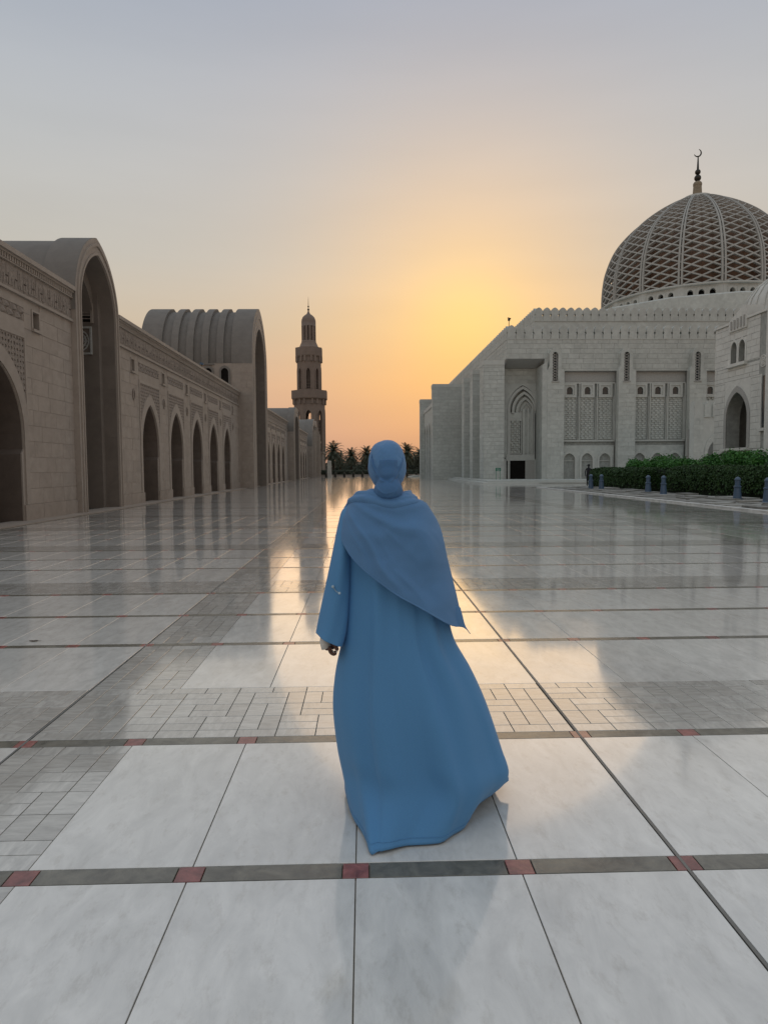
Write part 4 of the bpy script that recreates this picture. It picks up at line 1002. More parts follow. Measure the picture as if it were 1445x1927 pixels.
fx = [614, 631, 648, 665, 682, 766, 783]; lab = ['small dark bollard beside the pale pillar, leftmost in the far row', 'small dark bollard second from left in the far row, under the first palm', 'small dark bollard in the far row, third from left',
      'small dark bollard in the far row under the second palm', 'small dark bollard in the far row just left of the woman\'s headscarf', 'small dark bollard in the far row just right of the woman\'s headscarf', 'small dark bollard at the right end of the far row by the prayer hall']
for i, x in enumerate(fx):
    o = fb if i == 0 else copytree(fb); p = at(x, 898, 126); o.location = (p.x, 126, 0); o['label'] = lab[i]; o.scale = (1.2, 1.2, 1.35)

def leaves(mb, n, fn, size, rr):
    for _ in range(n):
        p, nv = fn(rr); s_ = size*rr.uniform(.6, 1.3)
        u = Vector((rr.uniform(-1, 1), rr.uniform(-1, 1), rr.uniform(-1, 1))).normalized(); v = (nv+u*.9).normalized(); a = u.cross(v)
        if a.length < .05: a = Vector((1, 0, 0)).cross(v)
        a.normalize(); c = v.cross(a)
        mb.v += [tuple(p-a*s_*.5), tuple(p+c*s_*.35), tuple(p+a*s_*.5+c*.1*s_), tuple(p-c*s_*.35)]
        k_ = len(mb.v)-4; mb.f.append((k_, k_+1, k_+2, k_+3)); mb.t.append(rr.random())
def hedge(pts, width, h, label, seed, n, name='clipped_hedge', m='leafd', bumpy=.12, size=.11, cat='hedge', group=None):
    """rounded hedge whose front foot follows pts (x,y); solid body plus leaves"""
    rr = random.Random(seed); P = [Vector((x, y, 0)) for x, y in pts]; Ls = [0]
    for i in range(1, len(P)): Ls.append(Ls[-1]+(P[i]-P[i-1]).length)
    def along(t):
        d = t*Ls[-1]
        for i in range(1, len(P)):
            if Ls[i] >= d-1e-6: u = (d-Ls[i-1])/(Ls[i]-Ls[i-1]); return P[i-1].lerp(P[i], u), (P[i]-P[i-1]).normalized()
        return P[-1], (P[-1]-P[-2]).normalized()
    def surf(t, a, k_=1.0):               # a: 0 front foot .. PI back foot
        p, d = along(t); nb = Vector((d.y, -d.x, 0)) 
        if nb.x < 0: nb = -nb
        e = min(t, 1-t)*Ls[-1]; r_ = 1-max(0, 1-e/.8)**3*.55
        cx_ = math.copysign(abs(math.cos(a))**.45, math.cos(a)); sz_ = abs(math.sin(a))**.45
        q = p+nb*(width/2-width/2*cx_*k_*r_)+Vector((0, 0, max(.0, h*sz_*k_*r_)))
        nn = noise.noise(q*.9)*bumpy+noise.noise(q*2.7)*bumpy*.6
        nv = (-nb*cx_+Vector((0, 0, sz_))).normalized()
        return q+nv*nn, nv
    hd = thing(name, (P[0].x, P[0].y, 0), label, cat, group)
    b = MB(); U, V = 40, 14
    for i in range(U+1):
        for j in range(V+1): b.v.append(tuple(surf(i/U, PI*j/V, .93)[0]))
    for i in range(U):
        for j in range(V): b.f.append((i*(V+1)+j, i*(V+1)+j+1, (i+1)*(V+1)+j+1, (i+1)*(V+1)+j)); b.t.append(.5)
    b.f.append(tuple(range(V+1))); b.t.append(.5); b.f.append(tuple(U*(V+1)+j for j in range(V+1))); b.t.append(.5)
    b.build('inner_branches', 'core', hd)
    b = MB()
    def fn(r2):
        t = r2.random(); a = PI*r2.random()**.9*.72; q, nv = surf(t, a, 1+r2.gauss(0, .022))
        if r2.random() < .04:
            t = 0 if r2.random() < .5 else 1; q, nv = surf(t, a, r2.random())
        return q, nv
    leaves(b, n, fn, size, rr); b.build('foliage', m, hd)
    return hd
hedge([(17.35, 53.0), (17.2, 51.5), (17.4, 47), (17.75, 42.6)], 2.8, 1.42, 'far dark green clipped box hedge, left of the gap behind the bollards', 3, 26000, group='clipped hedges')
hedge([(17.6, 39.6), (17.3, 38.6), (17.8, 34), (18.4, 29), (18.7, 22)], 2.8, 1.50, 'near dark green clipped hedge running out of the right edge of the photo', 4, 45000, group='clipped hedges')
def shrub(x, y, rx, ry, h, seed, label, n=5200):
    rr = random.Random(seed); sh = thing('shrub', (x, y, 0), label, 'shrub', 'bright green shrubs behind the hedges')
    b = MB(); lobes = [(Vector((x+rr.uniform(-.6, .6)*rx, y+rr.uniform(-.75, .75)*ry, h*rr.uniform(.45, .8))), rr.uniform(.4, .62)) for _ in range(11)]
    def fn(r2):
        c, r_ = lobes[r2.randrange(11)]; v = Vector((r2.gauss(0, 1), r2.gauss(0, 1), r2.gauss(0, 1)*.7+.25)).normalized()
        return c+Vector((v.x*r_*rx*.75, v.y*r_*ry*.75, v.z*r_*h*.42+r2.random()**4*.25))*r2.uniform(.8, 1)+Vector((0, 0, 0)) if False else Vector((c.x+v.x*r_*rx*.8*r2.uniform(.75, 1.05), c.y+v.y*r_*ry*.8*r2.uniform(.75, 1.05), c.z+v.z*r_*h*.45+r2.random()**6*.22)), v
    leaves(b, n, fn, .13, rr); b.build('foliage', 'leafb', sh)
    b = MB()
    for c, r_ in lobes: b.tube([(x+rr.uniform(-.3, .3), y+rr.uniform(-.3, .3), 0), c], [.03, .01], 5)
    b.build('stem', 'bark', sh)
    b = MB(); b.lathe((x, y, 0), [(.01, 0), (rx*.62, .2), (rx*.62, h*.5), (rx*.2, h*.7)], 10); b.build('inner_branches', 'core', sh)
sl_ = ['green shrub at the left end of the planting, before the blind arches', 'low green shrub behind the far hedge, second from the left', 'green shrub above the right end of the far hedge', 'green shrub seen through the gap between the two hedges',
       'green shrub below the link wall, just right of the hedge gap', 'tall green shrub under the pavilion\'s far corner', 'bright green shrub directly below the pavilion doorway', 'bright green shrub right of the pavilion doorway sill', 'rightmost bright green shrub, at the edge of the photo', 'bushy green shrub low behind the near hedge, left of the doorway']
for i, (x, y, rx, ry, h) in enumerate([(20.6, 50.5, 1.3, 1.5, 2.0), (20.7, 47.6, 1.3, 1.6, 2.15), (20.6, 44.8, 1.3, 1.5, 2.0), (20.6, 41.8, 1.2, 1.6, 1.9), (20.6, 39.2, 1.2, 1.5, 2.15), (20.7, 36.8, 1.1, 1.5, 2.45), (20.7, 34.4, 1.1, 1.4, 2.3), (20.8, 32.0, 1.1, 1.4, 2.3), (20.9, 29.5, 1.1, 1.4, 2.35), (20.2, 38.0, .9, 1.2, 1.9)]):
    shrub(x, y, rx, ry, h, 20+i, sl_[i])

# green notice board by the hall
sg = thing('notice_sign', (16.3, 71.0, 0), 'small green notice board with white writing on two legs before the corner pier', 'sign')
sx = at(937, 889, 70.5); sg.location = (sx.x, 70.5, .3)
def loc(bm, nm, m): return bm.build(nm, m, sg)
X0 = sx.x
b = MB(); b.box(WF, X0-.27, X0+.27, .3+.90, .3+1.22, 70.47, 70.5); brd = loc(b, 'board', 'green')
b = MB()
for zz, ww in ((.3+1.13, .34), (.3+1.03, .42), (.3+.95, .26)):
    n_ = 14; pts_ = [Vector((X0-ww/2+ww*i/n_, 70.462, zz+.018*math.sin(i*2.1)+.012*math.sin(i*5))) for i in range(n_+1)]; b.tube(pts_, .009, 4)
b.build('writing', 'white', brd)
for dx in (-.2, .2): b = MB(); b.box(WF, X0+dx-.02, X0+dx+.02, .3, 1.2, 70.5, 70.53); loc(b, 'leg', 'green')

# ================================================================== palms and far background
def make_palm():
    pt = thing('palm_tree', (0, 0, 0), '', 'palm', 'date palms beyond the plaza'); rr = random.Random(3)
    b = MB(); b.tube([(0, 0, 0), (.05, 0, 1.5), (.0, .03, 3.2), (-.04, 0, 4.9)], [.34, .27, .25, .30], 10); b.build('trunk', 'bark', pt)
    b = MB()
    for i in range(64):
        az = i*2.39996; el = math.radians(84-128*(i/64)**.9); Lf = rr.uniform(2.5, 3.2); p = Vector((0, 0, 4.9)); d = Vector((math.cos(az)*math.cos(el), math.sin(az)*math.cos(el), math.sin(el)))
        pr = [p]
        for k_ in range(9):
            d = (d+Vector((0, 0, -.11-.02*k_))).normalized(); p = p+d*Lf/9; pr.append(p)
        for k_ in range(9):
            q0, q1 = pr[k_], pr[k_+1]; dd = (q1-q0).normalized(); sd_ = dd.cross(Vector((0, 0, 1))); 
            if sd_.length < .1: sd_ = Vector((1, 0, 0))
            sd_.normalize(); w_ = .035
            b.add([q0-sd_*w_, q0+sd_*w_, q1+sd_*w_, q1-sd_*w_], [(0, 1, 2, 3)])
            for u in (0, .5):
                for sg_ in (-1, 1):
                    r0 = q0.lerp(q1, u); ll = .62*math.sin(PI*(k_+u+1)/11)+.12
                    tip = r0+(dd*.65+sd_*sg_*.8+Vector((0, 0, -.25+rr.uniform(-.15, .15)))).normalized()*ll
                    b.add([r0, r0+dd*.17, tip], [(0, 1, 2)])
    b.build('crown', 'palmleaf', pt); return pt
palm = make_palm()
pl = [(627, 835, 'tallest palm, leftmost, standing beside the pale pillar and minaret'), (661, 846, 'palm second from the left, alone between its neighbours'), (690, 843, 'palm touching the left side of the woman\'s headscarf'),
      (766, 838, 'palm touching the right side of the woman\'s headscarf'), (791, 846, 'dark palm at the right, against the edge of the prayer hall'), (640, 853, 'lower palm partly behind the tallest leftmost palm'), (725, 846, 'palm hidden mostly behind the woman\'s head')]
for i, (x, y, lb) in enumerate(pl):
    o = palm if i == 0 else copytree(palm); p = at(x, y, 168+R.uniform(-4, 4) if i != 5 else 180); s_ = p.z/6.75; o.location = (p.x, p.y, 0); o.scale = (s_*1.02, s_*1.02, s_); o.rotation_euler.z = i*1.3; o['label'] = lb
def farmass(name, pts, label, cat, seed, n, size, h=(1.5, 3), group=None, m='treeleaf'):
    rr = random.Random(seed); t = thing(name, (pts[0][0], pts[0][1], 0), label, cat, group); b = MB(); co = MB()
    for x, y, r_, hh in pts:
        for _ in range(n):
            v = Vector((rr.gauss(0, 1), rr.gauss(0, 1), rr.gauss(0, 1))).normalized(); q = Vector((x, y, hh*.58))+Vector((v.x*r_, v.y*r_, v.z*hh*.46))*rr.uniform(.55, 1.05)
            if q.z < 0: q.z = rr.random()*.3
            a = Vector((rr.uniform(-1, 1), rr.uniform(-1, 1), rr.uniform(-1, 1))).normalized(); c = a.orthogonal().normalized(); s_ = size*rr.uniform(.5, 1.2)
            b.add([q-a*s_, q+c*s_*.6, q+a*s_, q-c*s_*.6], [(0, 1, 2, 3)])
        co.tube([(x, y, 0), (x, y, hh*.55)], [.25, .1], 6)
    b.build('crown', m, t); co.build('trunk', 'bark', t)
k_ = 0
tl = ['round dark tree behind the leftmost palms', 'low round tree between the first and second palm', 'low wide tree behind the second palm', 'low tree left of the woman\'s neck', 'low tree right of the woman\'s neck', 'tallest dense dark tree, at the far right against the prayer hall', 'dense dark tree just left of the tallest one by the prayer hall']
for i, (x, y, d, r_) in enumerate([(632, 868, 195, 3.2), (648, 874, 190, 2.8), (668, 874, 196, 3.5), (693, 872, 190, 3.2), (765, 868, 190, 3.2), (790, 851, 176, 3.1), (781, 866, 180, 2.5)]):
    p = at(x, y, d); farmass('broadleaf_tree', [(p.x, d, r_, p.z)], tl[i], 'tree', 40+i, 900, .30, group='trees beyond the plaza')
b = MB(); rr = random.Random(8)
for _ in range(9000):
    q = Vector((rr.uniform(-22, 22), 150+rr.uniform(-1.5, 1.5), rr.random()*1.25)); a = Vector((rr.uniform(-1, 1), rr.uniform(-1, 1), rr.uniform(-1, 1))).normalized(); c = a.orthogonal().normalized(); s_ = .18
    b.add([q-a*s_, q+c*s_, q+a*s_, q-c*s_], [(0, 1, 2, 3)])
b.box(WF, -22, 22, -.05, 1.05, 149.2, 150.8)
b.build('boundary_hedge', 'treeleaf', label='long low dark hedge closing the far end of the plaza', cat='hedge')
fw_ = thing('garden_wall', (0, 143, 0), 'low pale wall along the far end of the plaza behind the small bollards', 'wall')
b = MB(); b.box(WF, -9, 22, 0, .35, 142.5, 143.0); b.build('coping', 'lstone', fw_)
st = thing('stone_steps', (9.2, 118, 0), 'low pale steps at the far left foot of the prayer hall', 'steps')
for i in range(3): b = MB(); b.box(WF, 7.8+.4*i, 9.4, .12*i, .12*(i+1), 116+.4*i, 122); b.build('step', 'rtrim', st)
fh = thing('far_building', (-6, 420, 0), 'tiny pale flat-roofed building far off between the palms', 'building')
b = MB(); b.box(WF, -17, -8, 0, 5, 420, 430); b.build('wall', 'palewall', fh)
for i in range(5): b = MB(); b.box(WF, -16+1.6*i, -15.1+1.6*i, 2.2, 3.6, 419.9, 420.0); b.build('window', 'glass', fh)
hz = MB(); rr = random.Random(2); vs = []; n_ = 80
for i in range(n_+1): vs += [(-900+i*22.5, 1500, -1), (-900+i*22.5, 1500, 14+9*noise.noise(Vector((i*.18, 0, 0)))+3*rr.random()), (-900+i*22.5, 1560, -1)]
hz.add(vs, [(3*i, 3*i+3, 3*i+4, 3*i+1) for i in range(n_)]+[(3*i+1, 3*i+4, 3*i+5, 3*i+2) for i in range(n_)], .2); hz.build('distant_hills', 'ground', kind='structure')

# ================================================================== people
def skin_mesh(name, verts, edges, radii, roots, m, parent, sub=2):
    me = bpy.data.meshes.new(name); me.from_pydata([tuple(v) for v in verts], edges, []); me.materials.append(M[m])
    o = bpy.data.objects.new(name, me); C.objects.link(o); md = o.modifiers.new('skin', 'SKIN'); md.use_smooth_shade = True
    if not me.skin_vertices: 
        bm = bmesh.new(); bm.from_mesh(me); bm.verts.layers.skin.verify(); bm.to_mesh(me); bm.free()
    for i, sv in enumerate(me.skin_vertices[0].data):
        r_ = radii[i]; sv.radius = (r_, r_) if not isinstance(r_, tuple) else r_; sv.use_root = i in roots
    s_ = o.modifiers.new('sub', 'SUBSURF'); s_.levels = sub; s_.render_levels = sub
    o.parent = parent; o.location = -Vector(parent.location); return o

WC = Vector((.13, 2.93, 0))
wm = thing('person', WC, 'woman seen from behind walking in a flowing blue abaya with blue headscarf and shawl', 'person')
def pa(x, y, Y): return at(x, y, Y)
# body: one continuous surface, mostly hidden by the clothes
V_ = []; E_ = []; R_ = []; roots = []
def jv(p, r_, link=None, root=False):
    V_.append(Vector(p)); R_.append(r_); i = len(V_)-1
    if link is not None: E_.append((link, i))
    if root: roots.append(i)
    return i
cxw = .115
pel = jv((cxw, 2.95, .86), (.13, .10), root=True); wa = jv((cxw, 2.94, 1.0), (.11, .085), pel); ches = jv((cxw, 2.94, 1.17), (.13, .095), wa); nk0 = jv((cxw, 2.93, 1.32), (.08, .07), ches)
nk = jv((cxw-.005, 2.93, 1.40), .048, nk0); hd0 = jv((cxw-.01, 2.93, 1.47), (.062, .072), nk); hd1 = jv((cxw-.01, 2.94, 1.545), (.064, .075), hd0); hd2 = jv((cxw-.01, 2.94, 1.585), (.045, .05), hd1)
nose = jv((cxw-.01, 3.02, 1.495), .012, hd0)
for sg_ in (-1, 1):
    hp = jv((cxw+.085*sg_, 2.95, .80), .085, pel); kn = jv((cxw+.08*sg_, 2.95+.05*sg_, .46), .055, hp); an_ = jv((cxw+.075*sg_, 2.95+.12*sg_, .09), .034, kn); heel = jv((cxw+.075*sg_, 2.97+.12*sg_, .035), .03, an_); toe = jv((cxw+.08*sg_, 3.12+.12*sg_, .025), .022, heel)
s1 = pa(664, 968, 2.93); sh = jv(s1, .05, nk0); el = jv(pa(634, 1095, 2.90), .036, sh); wr = jv(pa(620, 1200, 2.88), .024, el); palm_ = jv(pa(621, 1213, 2.875), (.022, .032), wr); kn_ = jv(pa(625, 1223, 2.872), (.020, .034), palm_)
sh2 = jv(pa(798, 975, 2.95), .05, nk0); el2 = jv(pa(826, 1090, 2.98), .036, sh2); wr2 = jv(pa(815, 1180, 3.05), .026, el2)
# five fingers of the visible hand, curled towards the dress; thumb leaves the side of the palm
for i, (dy, ln) in enumerate([(-.030, .92), (-.010, 1.0), (.010, .97), (.029, .8)]):
    Yf = 2.872+dy
    a = jv(pa(620.5, 1216, Yf), .0098, root=True); b1 = jv(pa(620.5, 1216+8*ln, Yf), .0096, a); c1 = jv(pa(624, 1216+14.5*ln, Yf-.003), .0092, b1); d1 = jv(pa(630, 1216+16*ln, Yf-.004), .0086, c1); e1 = jv(pa(633, 1216+11*ln, Yf-.004), .0076, d1)
t0 = jv(pa(627, 1208, 2.850), .011, root=True); t1 = jv(pa(632, 1216, 2.838), .0098, t0); t2 = jv(pa(635, 1225, 2.836), .0085, t1)
# the other hand, hidden under the shawl
h2 = jv(pa(812, 1196, 3.08), (.02, .034), wr2)
for i in range(4):
    p = pa(811, 1200, 3.055+.018*i); a = jv(p, .0095, root=True); b1 = jv(p+Vector((0, .006, -.035)), .0085, a); c1 = jv(p+Vector((-.01, .01, -.06)), .0078, b1); d1 = jv(p+Vector((-.025, .01, -.07)), .007, c1)
p = pa(808, 1196, 3.055); a = jv(p, .011, root=True); b1 = jv(p+Vector((-.02, -.0, -.03)), .0095, a); jv(p+Vector((-.03, 0, -.055)), .008, b1)
body = skin_mesh('body', V_, E_, R_, roots, 'skin', wm, 2)
b = MB(); rp = pa(631, 1224, 2.838)
b.tube([rp+Vector((.010*math.cos(t*PI/6), .004*math.sin(t*PI/6), .009*math.sin(t*PI/6))) for t in range(13)], .0018, 6); sph(b, rp+Vector((.002, -.008, .002)), .0025, 6); b.build('ring', 'ring', wm, smooth=True)

# --- abaya
rows = [(946, 676, 786, 2.935, .085), (972, 652, 812, 2.94, .125), (1020, 649, 826, 2.945, .14), (1080, 650, 836, 2.95, .150), (1140, 648, 842, 2.95, .165), (1200, 643, 853, 2.955, .19),
        (1260, 631, 886, 2.965, .225), (1320, 627, 913, 2.98, .262), (1390, 635, 937, 3.0, .30), (1440, 645, 951, 3.01, .33)]
NA = 144
hem = {-90: (770, 1594, 2.605), -112: (735, 1595, 2.595), -126: (714, 1600, 2.58), -133: (703, 1606, 2.568), -141: (693, 1592, 2.62), -152: (680, 1573, 2.72), -168: (665, 1538, 2.84), 178: (655, 1512, 2.93), 160: (-.10, 3.12, .03), 125: (.02, 3.34, .02), 90: (.26, 3.42, .02),
       60: (.46, 3.40, .03), 30: (.60, 3.27, .06), 7.5: (.635, 3.14, .085), 0: (957, 1469, 3.06), -7.5: (944, 1479, 3.03), -25: (914, 1501, 2.93), -45: (889, 1533, 2.82), -58: (873, 1563, 2.735), -74: (836, 1583, 2.655)}
keys = sorted(hem); HP = []
for k_ in keys:
    v = hem[k_]; p = pa(*v) if v[0] > 10 else Vector(v)
    p.z = max(p.z, .008); HP.append((k_, *p))
def hem_at(deg):
    ks = [(k_-360, x, y, z) for k_, x, y, z in HP]+HP+[(k_+360, x, y, z) for k_, x, y, z in HP]
    for i in range(1, len(ks)-2):
        if ks[i][0] <= deg < ks[i+1][0]:
            u = (deg-ks[i][0])/(ks[i+1][0]-ks[i][0]); a, b_, c, d = ks[i-1][1:], ks[i][1:], ks[i+1][1:], ks[i+2][1:]
            h1 = ks[i+1][0]-ks[i][0]; m0 = [(c[j]-a[j])/(ks[i+1][0]-ks[i-1][0])*h1 for j in range(3)]; m1 = [(d[j]-b_[j])/(ks[i+2][0]-ks[i][0])*h1 for j in range(3)]
            if -8 < ks[i][0] < 7: m0 = [c[j]-b_[j] for j in range(3)]; m1 = m0
            return Vector([(2*u**3-3*u*u+1)*b_[j]+(u**3-2*u*u+u)*m0[j]*.8+(-2*u**3+3*u*u)*c[j]+(u**3-u*u)*m1[j]*.8 for j in range(3)])
def row_pt(r_, deg):
    y, xl, xr, Yc, bb = r_; pl_, pr_ = pa(xl, y, Yc), pa(xr, y, Yc); a = math.radians(deg); c = (pl_+pr_)/2; hw_ = (pr_.x-pl_.x)/2
    return Vector((c.x+hw_*math.cos(a), Yc+bb*math.sin(a), c.z))
NV = 90; grid = []
for i in range(NA):
    deg = -180+360*i/NA
    ctrl = [tuple(row_pt(r_, deg)) for r_ in rows]+[tuple(hem_at(deg))]
    zs_ = catmull(ctrl, 9); grid.append(zs_)
b = MB(); m_ = len(grid[0]); cen = Vector((.2, 2.97, 0))
for i in range(NA):
    deg = -180+360*i/NA; a = math.radians(deg)
    for j in range(m_):
        v = Vector(grid[i][j]); t = j/(m_-1)
        amp = .004+.050*max(0, t-.12)**1.2
        amp *= 1-.6*max(0, (t-.82)/.18)
        # soft hanging folds that drift sideways as they fall
        f = math.sin(a*7+1.3+2.2*t)*.45+math.sin(a*12+.6-1.5*t+noise.noise(Vector((a, t*2, 0))))*.30+math.sin(a*19+2.2*t)*.13+noise.noise(Vector((math.cos(a)*2.5, math.sin(a)*2.5, t*2.6)))*.95
        # a few narrower creases running down from the waist
        for fq, ph, am in ((5, .7, .55), (8.5, 2.0, .4)):
            s_ = abs(math.sin(a*fq*.5+ph+.5*t+.35*noise.noise(Vector((a*1.5, t*2.5, fq))))); f += am*(1-s_)**3*min(1, max(0, t-.2)*3)*(1+noise.noise(Vector((a*2, t*1.6, fq))))
        edge = 1-.9*abs(math.cos(a))**4
        nv = Vector((math.cos(a), math.sin(a), 0)); v += nv*(f*amp*edge)
        v.z = max(v.z, .006); b.v.append(tuple(v))
for i in range(NA):
    for j in range(m_-1):
        i2 = (i+1) % NA; b.f.append((i*m_+j, i2*m_+j, i2*m_+j+1, i*m_+j+1)); b.t.append(.0)
top = len(b.v); b.v.append((cxw, 2.93, 1.345))
for i in range(NA): b.f.append((i*m_, top, ((i+1) % NA)*m_)); b.t.append(0)
ab = b.build('abaya', 'abaya', wm, smooth=True)
md = ab.modifiers.new('sol', 'SOLIDIFY'); md.thickness = .003; md.offset = 1
sm_ = MB(); hm = [Vector(b.v[(i % NA)*m_+m_-3])*1.0 for i in range(NA+1)]; sm_.tube([Vector((.2, 2.97, p.z))+(p-Vector((.2, 2.97, p.z)))*1.004 for p in hm], .0009, 5); so_ = sm_.build('hem_stitching', 'abaya', ab, smooth=True); so_.location = (0, 0, 0)
# left sleeve
sr = [((664, 946), (690, 962), 2.93, .055), ((645, 960), (680, 992), 2.925, .065), ((637, 985), (668, 1015), 2.92, .065), ((630, 1020), (661, 1042), 2.91, .062), ((622, 1062), (658, 1080), 2.90, .060), ((613, 1105), (657, 1120), 2.895, .062),
      ((604, 1150), (654, 1165), 2.885, .066), ((599, 1175), (650, 1195), 2.88, .070), ((596, 1190), (645, 1214), 2.875, .073)]
b = MB(); ctr = []
for i in range(48):
    a = 2*PI*i/48; col = []
    for (l_, r2_, Yc, bb) in sr:
        pl_, pr_ = pa(*l_, Yc), pa(*r2_, Yc); c = (pl_+pr_)/2; h = (pr_-pl_)/2; col.append(tuple(c+h*math.cos(a)+Vector((0, bb*math.sin(a), 0))))
    ctr.append(catmull(col, 6))
m2 = len(ctr[0])
for i in range(48):
    a = 2*PI*i/48
    for j in range(m2):
        v = Vector(ctr[i][j]); t = j/(m2-1); v += Vector((math.cos(a)*.3, math.sin(a), 0))*(.0045*math.sin(a*5+t*5)*t+.007*noise.noise(Vector((v.x*9, v.y*9, v.z*5+3)))); b.v.append(tuple(v))
for i in range(48):
    for j in range(m2-1): i2 = (i+1) % 48; b.f.append((i*m2+j, i2*m2+j, i2*m2+j+1, i*m2+j+1)); b.t.append(0)
slv = b.build('sleeve', 'abaya', ab, smooth=True); slv.location = (0, 0, 0); md = slv.modifiers.new('sol', 'SOLIDIFY'); md.thickness = .0025
# cream inner cuff
b = MB(); C0 = [pa(612, 1185, 2.88), pa(611, 1203, 2.878), pa(615, 1217, 2.875)]; rad = [.020, .026, .028]; vs = []
for q, (c, r_) in enumerate(zip(C0, rad)):
    for i in range(20): a = 2*PI*i/20; vs.append(c+Vector((r_*math.cos(a)*.75, r_*math.sin(a)*1.2, -.35*r_*math.cos(a)*(-1))))
b.add(vs, [(q*20+i, q*20+(i+1) % 20, (q+1)*20+(i+1) % 20, (q+1)*20+i) for q in range(2) for i in range(20)]); cf = b.build('cuff', 'cuff', wm, smooth=True); cf.modifiers.new('s', 'SOLIDIFY').thickness = .002
# bead tassel on the sleeve
b = MB(); q0, q1 = pa(626.5, 1104, 2.826), pa(638.5, 1116, 2.832); sph(b, q0, .0065, 8); sph(b, q1, .0062, 8); b.tube([q0, q0.lerp(q1, .5)+Vector((0, -.004, -.006)), q1], .0018, 6); b.tube([q1, q1+Vector((-.006, 0, .006))], .004, 6); b.build('bead_tassel', 'pearl', wm, smooth=True)

# --- headscarf: shell, bun and neck folds fused into one cloth surface
hs = MB()
def loft(mb, rows_, n=40, cap=True):
    vs = []
    for y, xl, xr, Yc, bb in rows_:
        p, q = pa(xl, y, Yc), pa(xr, y, Yc); c = (p+q)/2; h = (q.x-p.x)/2
        for i in range(n): a = 2*PI*i/n; vs.append(Vector((c.x+h*math.cos(a), Yc+bb*math.sin(a), c.z)))
    m = len(rows_); fs = [(j*n+i, j*n+(i+1) % n, (j+1)*n+(i+1) % n, (j+1)*n+i) for j in range(m-1) for i in range(n)]+[tuple(range(n)), tuple((m-1)*n+i for i in range(n))]
    mb.add(vs, fs, 0)
hrows = catmull([(828.5, 722, 734, 2.935, .016), (833, 710, 746, 2.935, .052), (842, 700, 755, 2.93, .080), (858, 694.5, 761, 2.925, .100), (876, 692.5, 764, 2.92, .108), (892, 694.5, 763, 2.92, .104), (905, 700, 758, 2.92, .092), (918, 706, 752, 2.92, .078), (935, 698, 768, 2.92, .088), (952, 690, 775, 2.92, .095)], 5)
loft(hs, hrows)
brow = catmull([(894, 722, 740, 2.85, .012), (900, 713, 748, 2.845, .035), (910, 707, 754, 2.838, .050), (922, 703, 758, 2.832, .057), (933, 706, 755, 2.834, .052), (941, 716, 746, 2.838, .03), (944, 726, 737, 2.84, .01)], 5)
hw2 = MB(); loft(hw2, brow)
wrap = catmull([(865, 703, 754, 2.916, .103), (867, 700, 757, 2.916, .107), (880, 699, 758, 2.911, .107), (892, 703, 754, 2.900, .105), (902, 709, 750, 2.89, .090), (912, 711, 748, 2.88, .08)], 4)
loft(hw2, wrap)
def fold(pts_, r_, mb=hs, n=10):
    P = catmull([tuple(pa(x, y, Y)) for x, y, Y in pts_], 7); k_ = len(P); mb.tube(P, [r_*(.35+.65*math.sin(PI*min(1, max(0, (i+.6)/(k_+.2)))) ** .6) for i in range(k_)], n, 0)
fold([(656, 948, 2.95), (664, 941, 2.88), (690, 940, 2.825), (722, 948, 2.80), (752, 950, 2.80), (780, 945, 2.84), (802, 951, 2.93)], .021)
fold([(666, 942, 2.96), (674, 932, 2.88), (700, 932, 2.83), (735, 942, 2.812), (764, 938, 2.83), (784, 938, 2.91)], .019)
fold([(680, 940, 2.96), (688, 929, 2.88), (708, 928, 2.84), (738, 936, 2.825), (765, 932, 2.85), (780, 934, 2.92)], .016)
fold([(684, 932, 2.97), (698, 925, 2.87), (720, 930, 2.845), (745, 934, 2.84), (768, 928, 2.88), (770, 926, 2.95)], .015)
def hY(x, y):
    best = 9
    for tb_ in (hrows, wrap, brow):
        for p, q in zip(tb_, tb_[1:]):
            if p[0] <= y <= q[0]:
                u = (y-p[0])/max(1e-6, q[0]-p[0]); xl, xr, Yc, bb = [p[i]+(q[i]-p[i])*u for i in (1, 2, 3, 4)]
                v = (2*x-xl-xr)/(xr-xl)
                if abs(v) < 1: best = min(best, Yc-bb*math.sqrt(1-v*v))
    return best if best < 5 else 2.92
def crease(pts_, r_, lift=.001):
    P = catmull([tuple(map(float, p)) for p in pts_], 6); fold([(x, y, hY(x, y)-lift) for x, y in P[::2]], r_*.85, hw2)
for k_ in range(6):
    crease([(757-1.2*k_, 852+8*k_), (757-3.2*k_, 869+6*k_), (751-3*k_, 885+4*k_), (741-1.8*k_, 900+1.2*k_)], .0062+.0008*(k_ % 3))
    crease([(700+1.0*k_, 854+8.5*k_), (699+3.0*k_, 870+6*k_), (705+2.6*k_, 887+3.6*k_), (716+1.6*k_, 901+1.0*k_)], .0060+.0009*(k_ % 2))
crease([(706, 914), (714, 924), (726, 929), (740, 926)], .004)
crease([(752, 911), (747, 922), (738, 932), (726, 936)], .004)
ho = hs.build('headscarf', 'scarf', wm, smooth=True)
rm = ho.modifiers.new('rm', 'REMESH'); rm.mode = 'VOXEL'; rm.voxel_size = .0033; rm.use_smooth_shade = True
smo = ho.modifiers.new('sm', 'SMOOTH'); smo.factor = .5; smo.iterations = 6
tx = bpy.data.textures.new('cloth_wrinkle', 'CLOUDS'); tx.noise_scale = .038; tx.noise_depth = 2
dsp = ho.modifiers.new('d', 'DISPLACE'); dsp.texture = tx; dsp.strength = .006; dsp.mid_level = .5; dsp.texture_coords = 'GLOBAL'

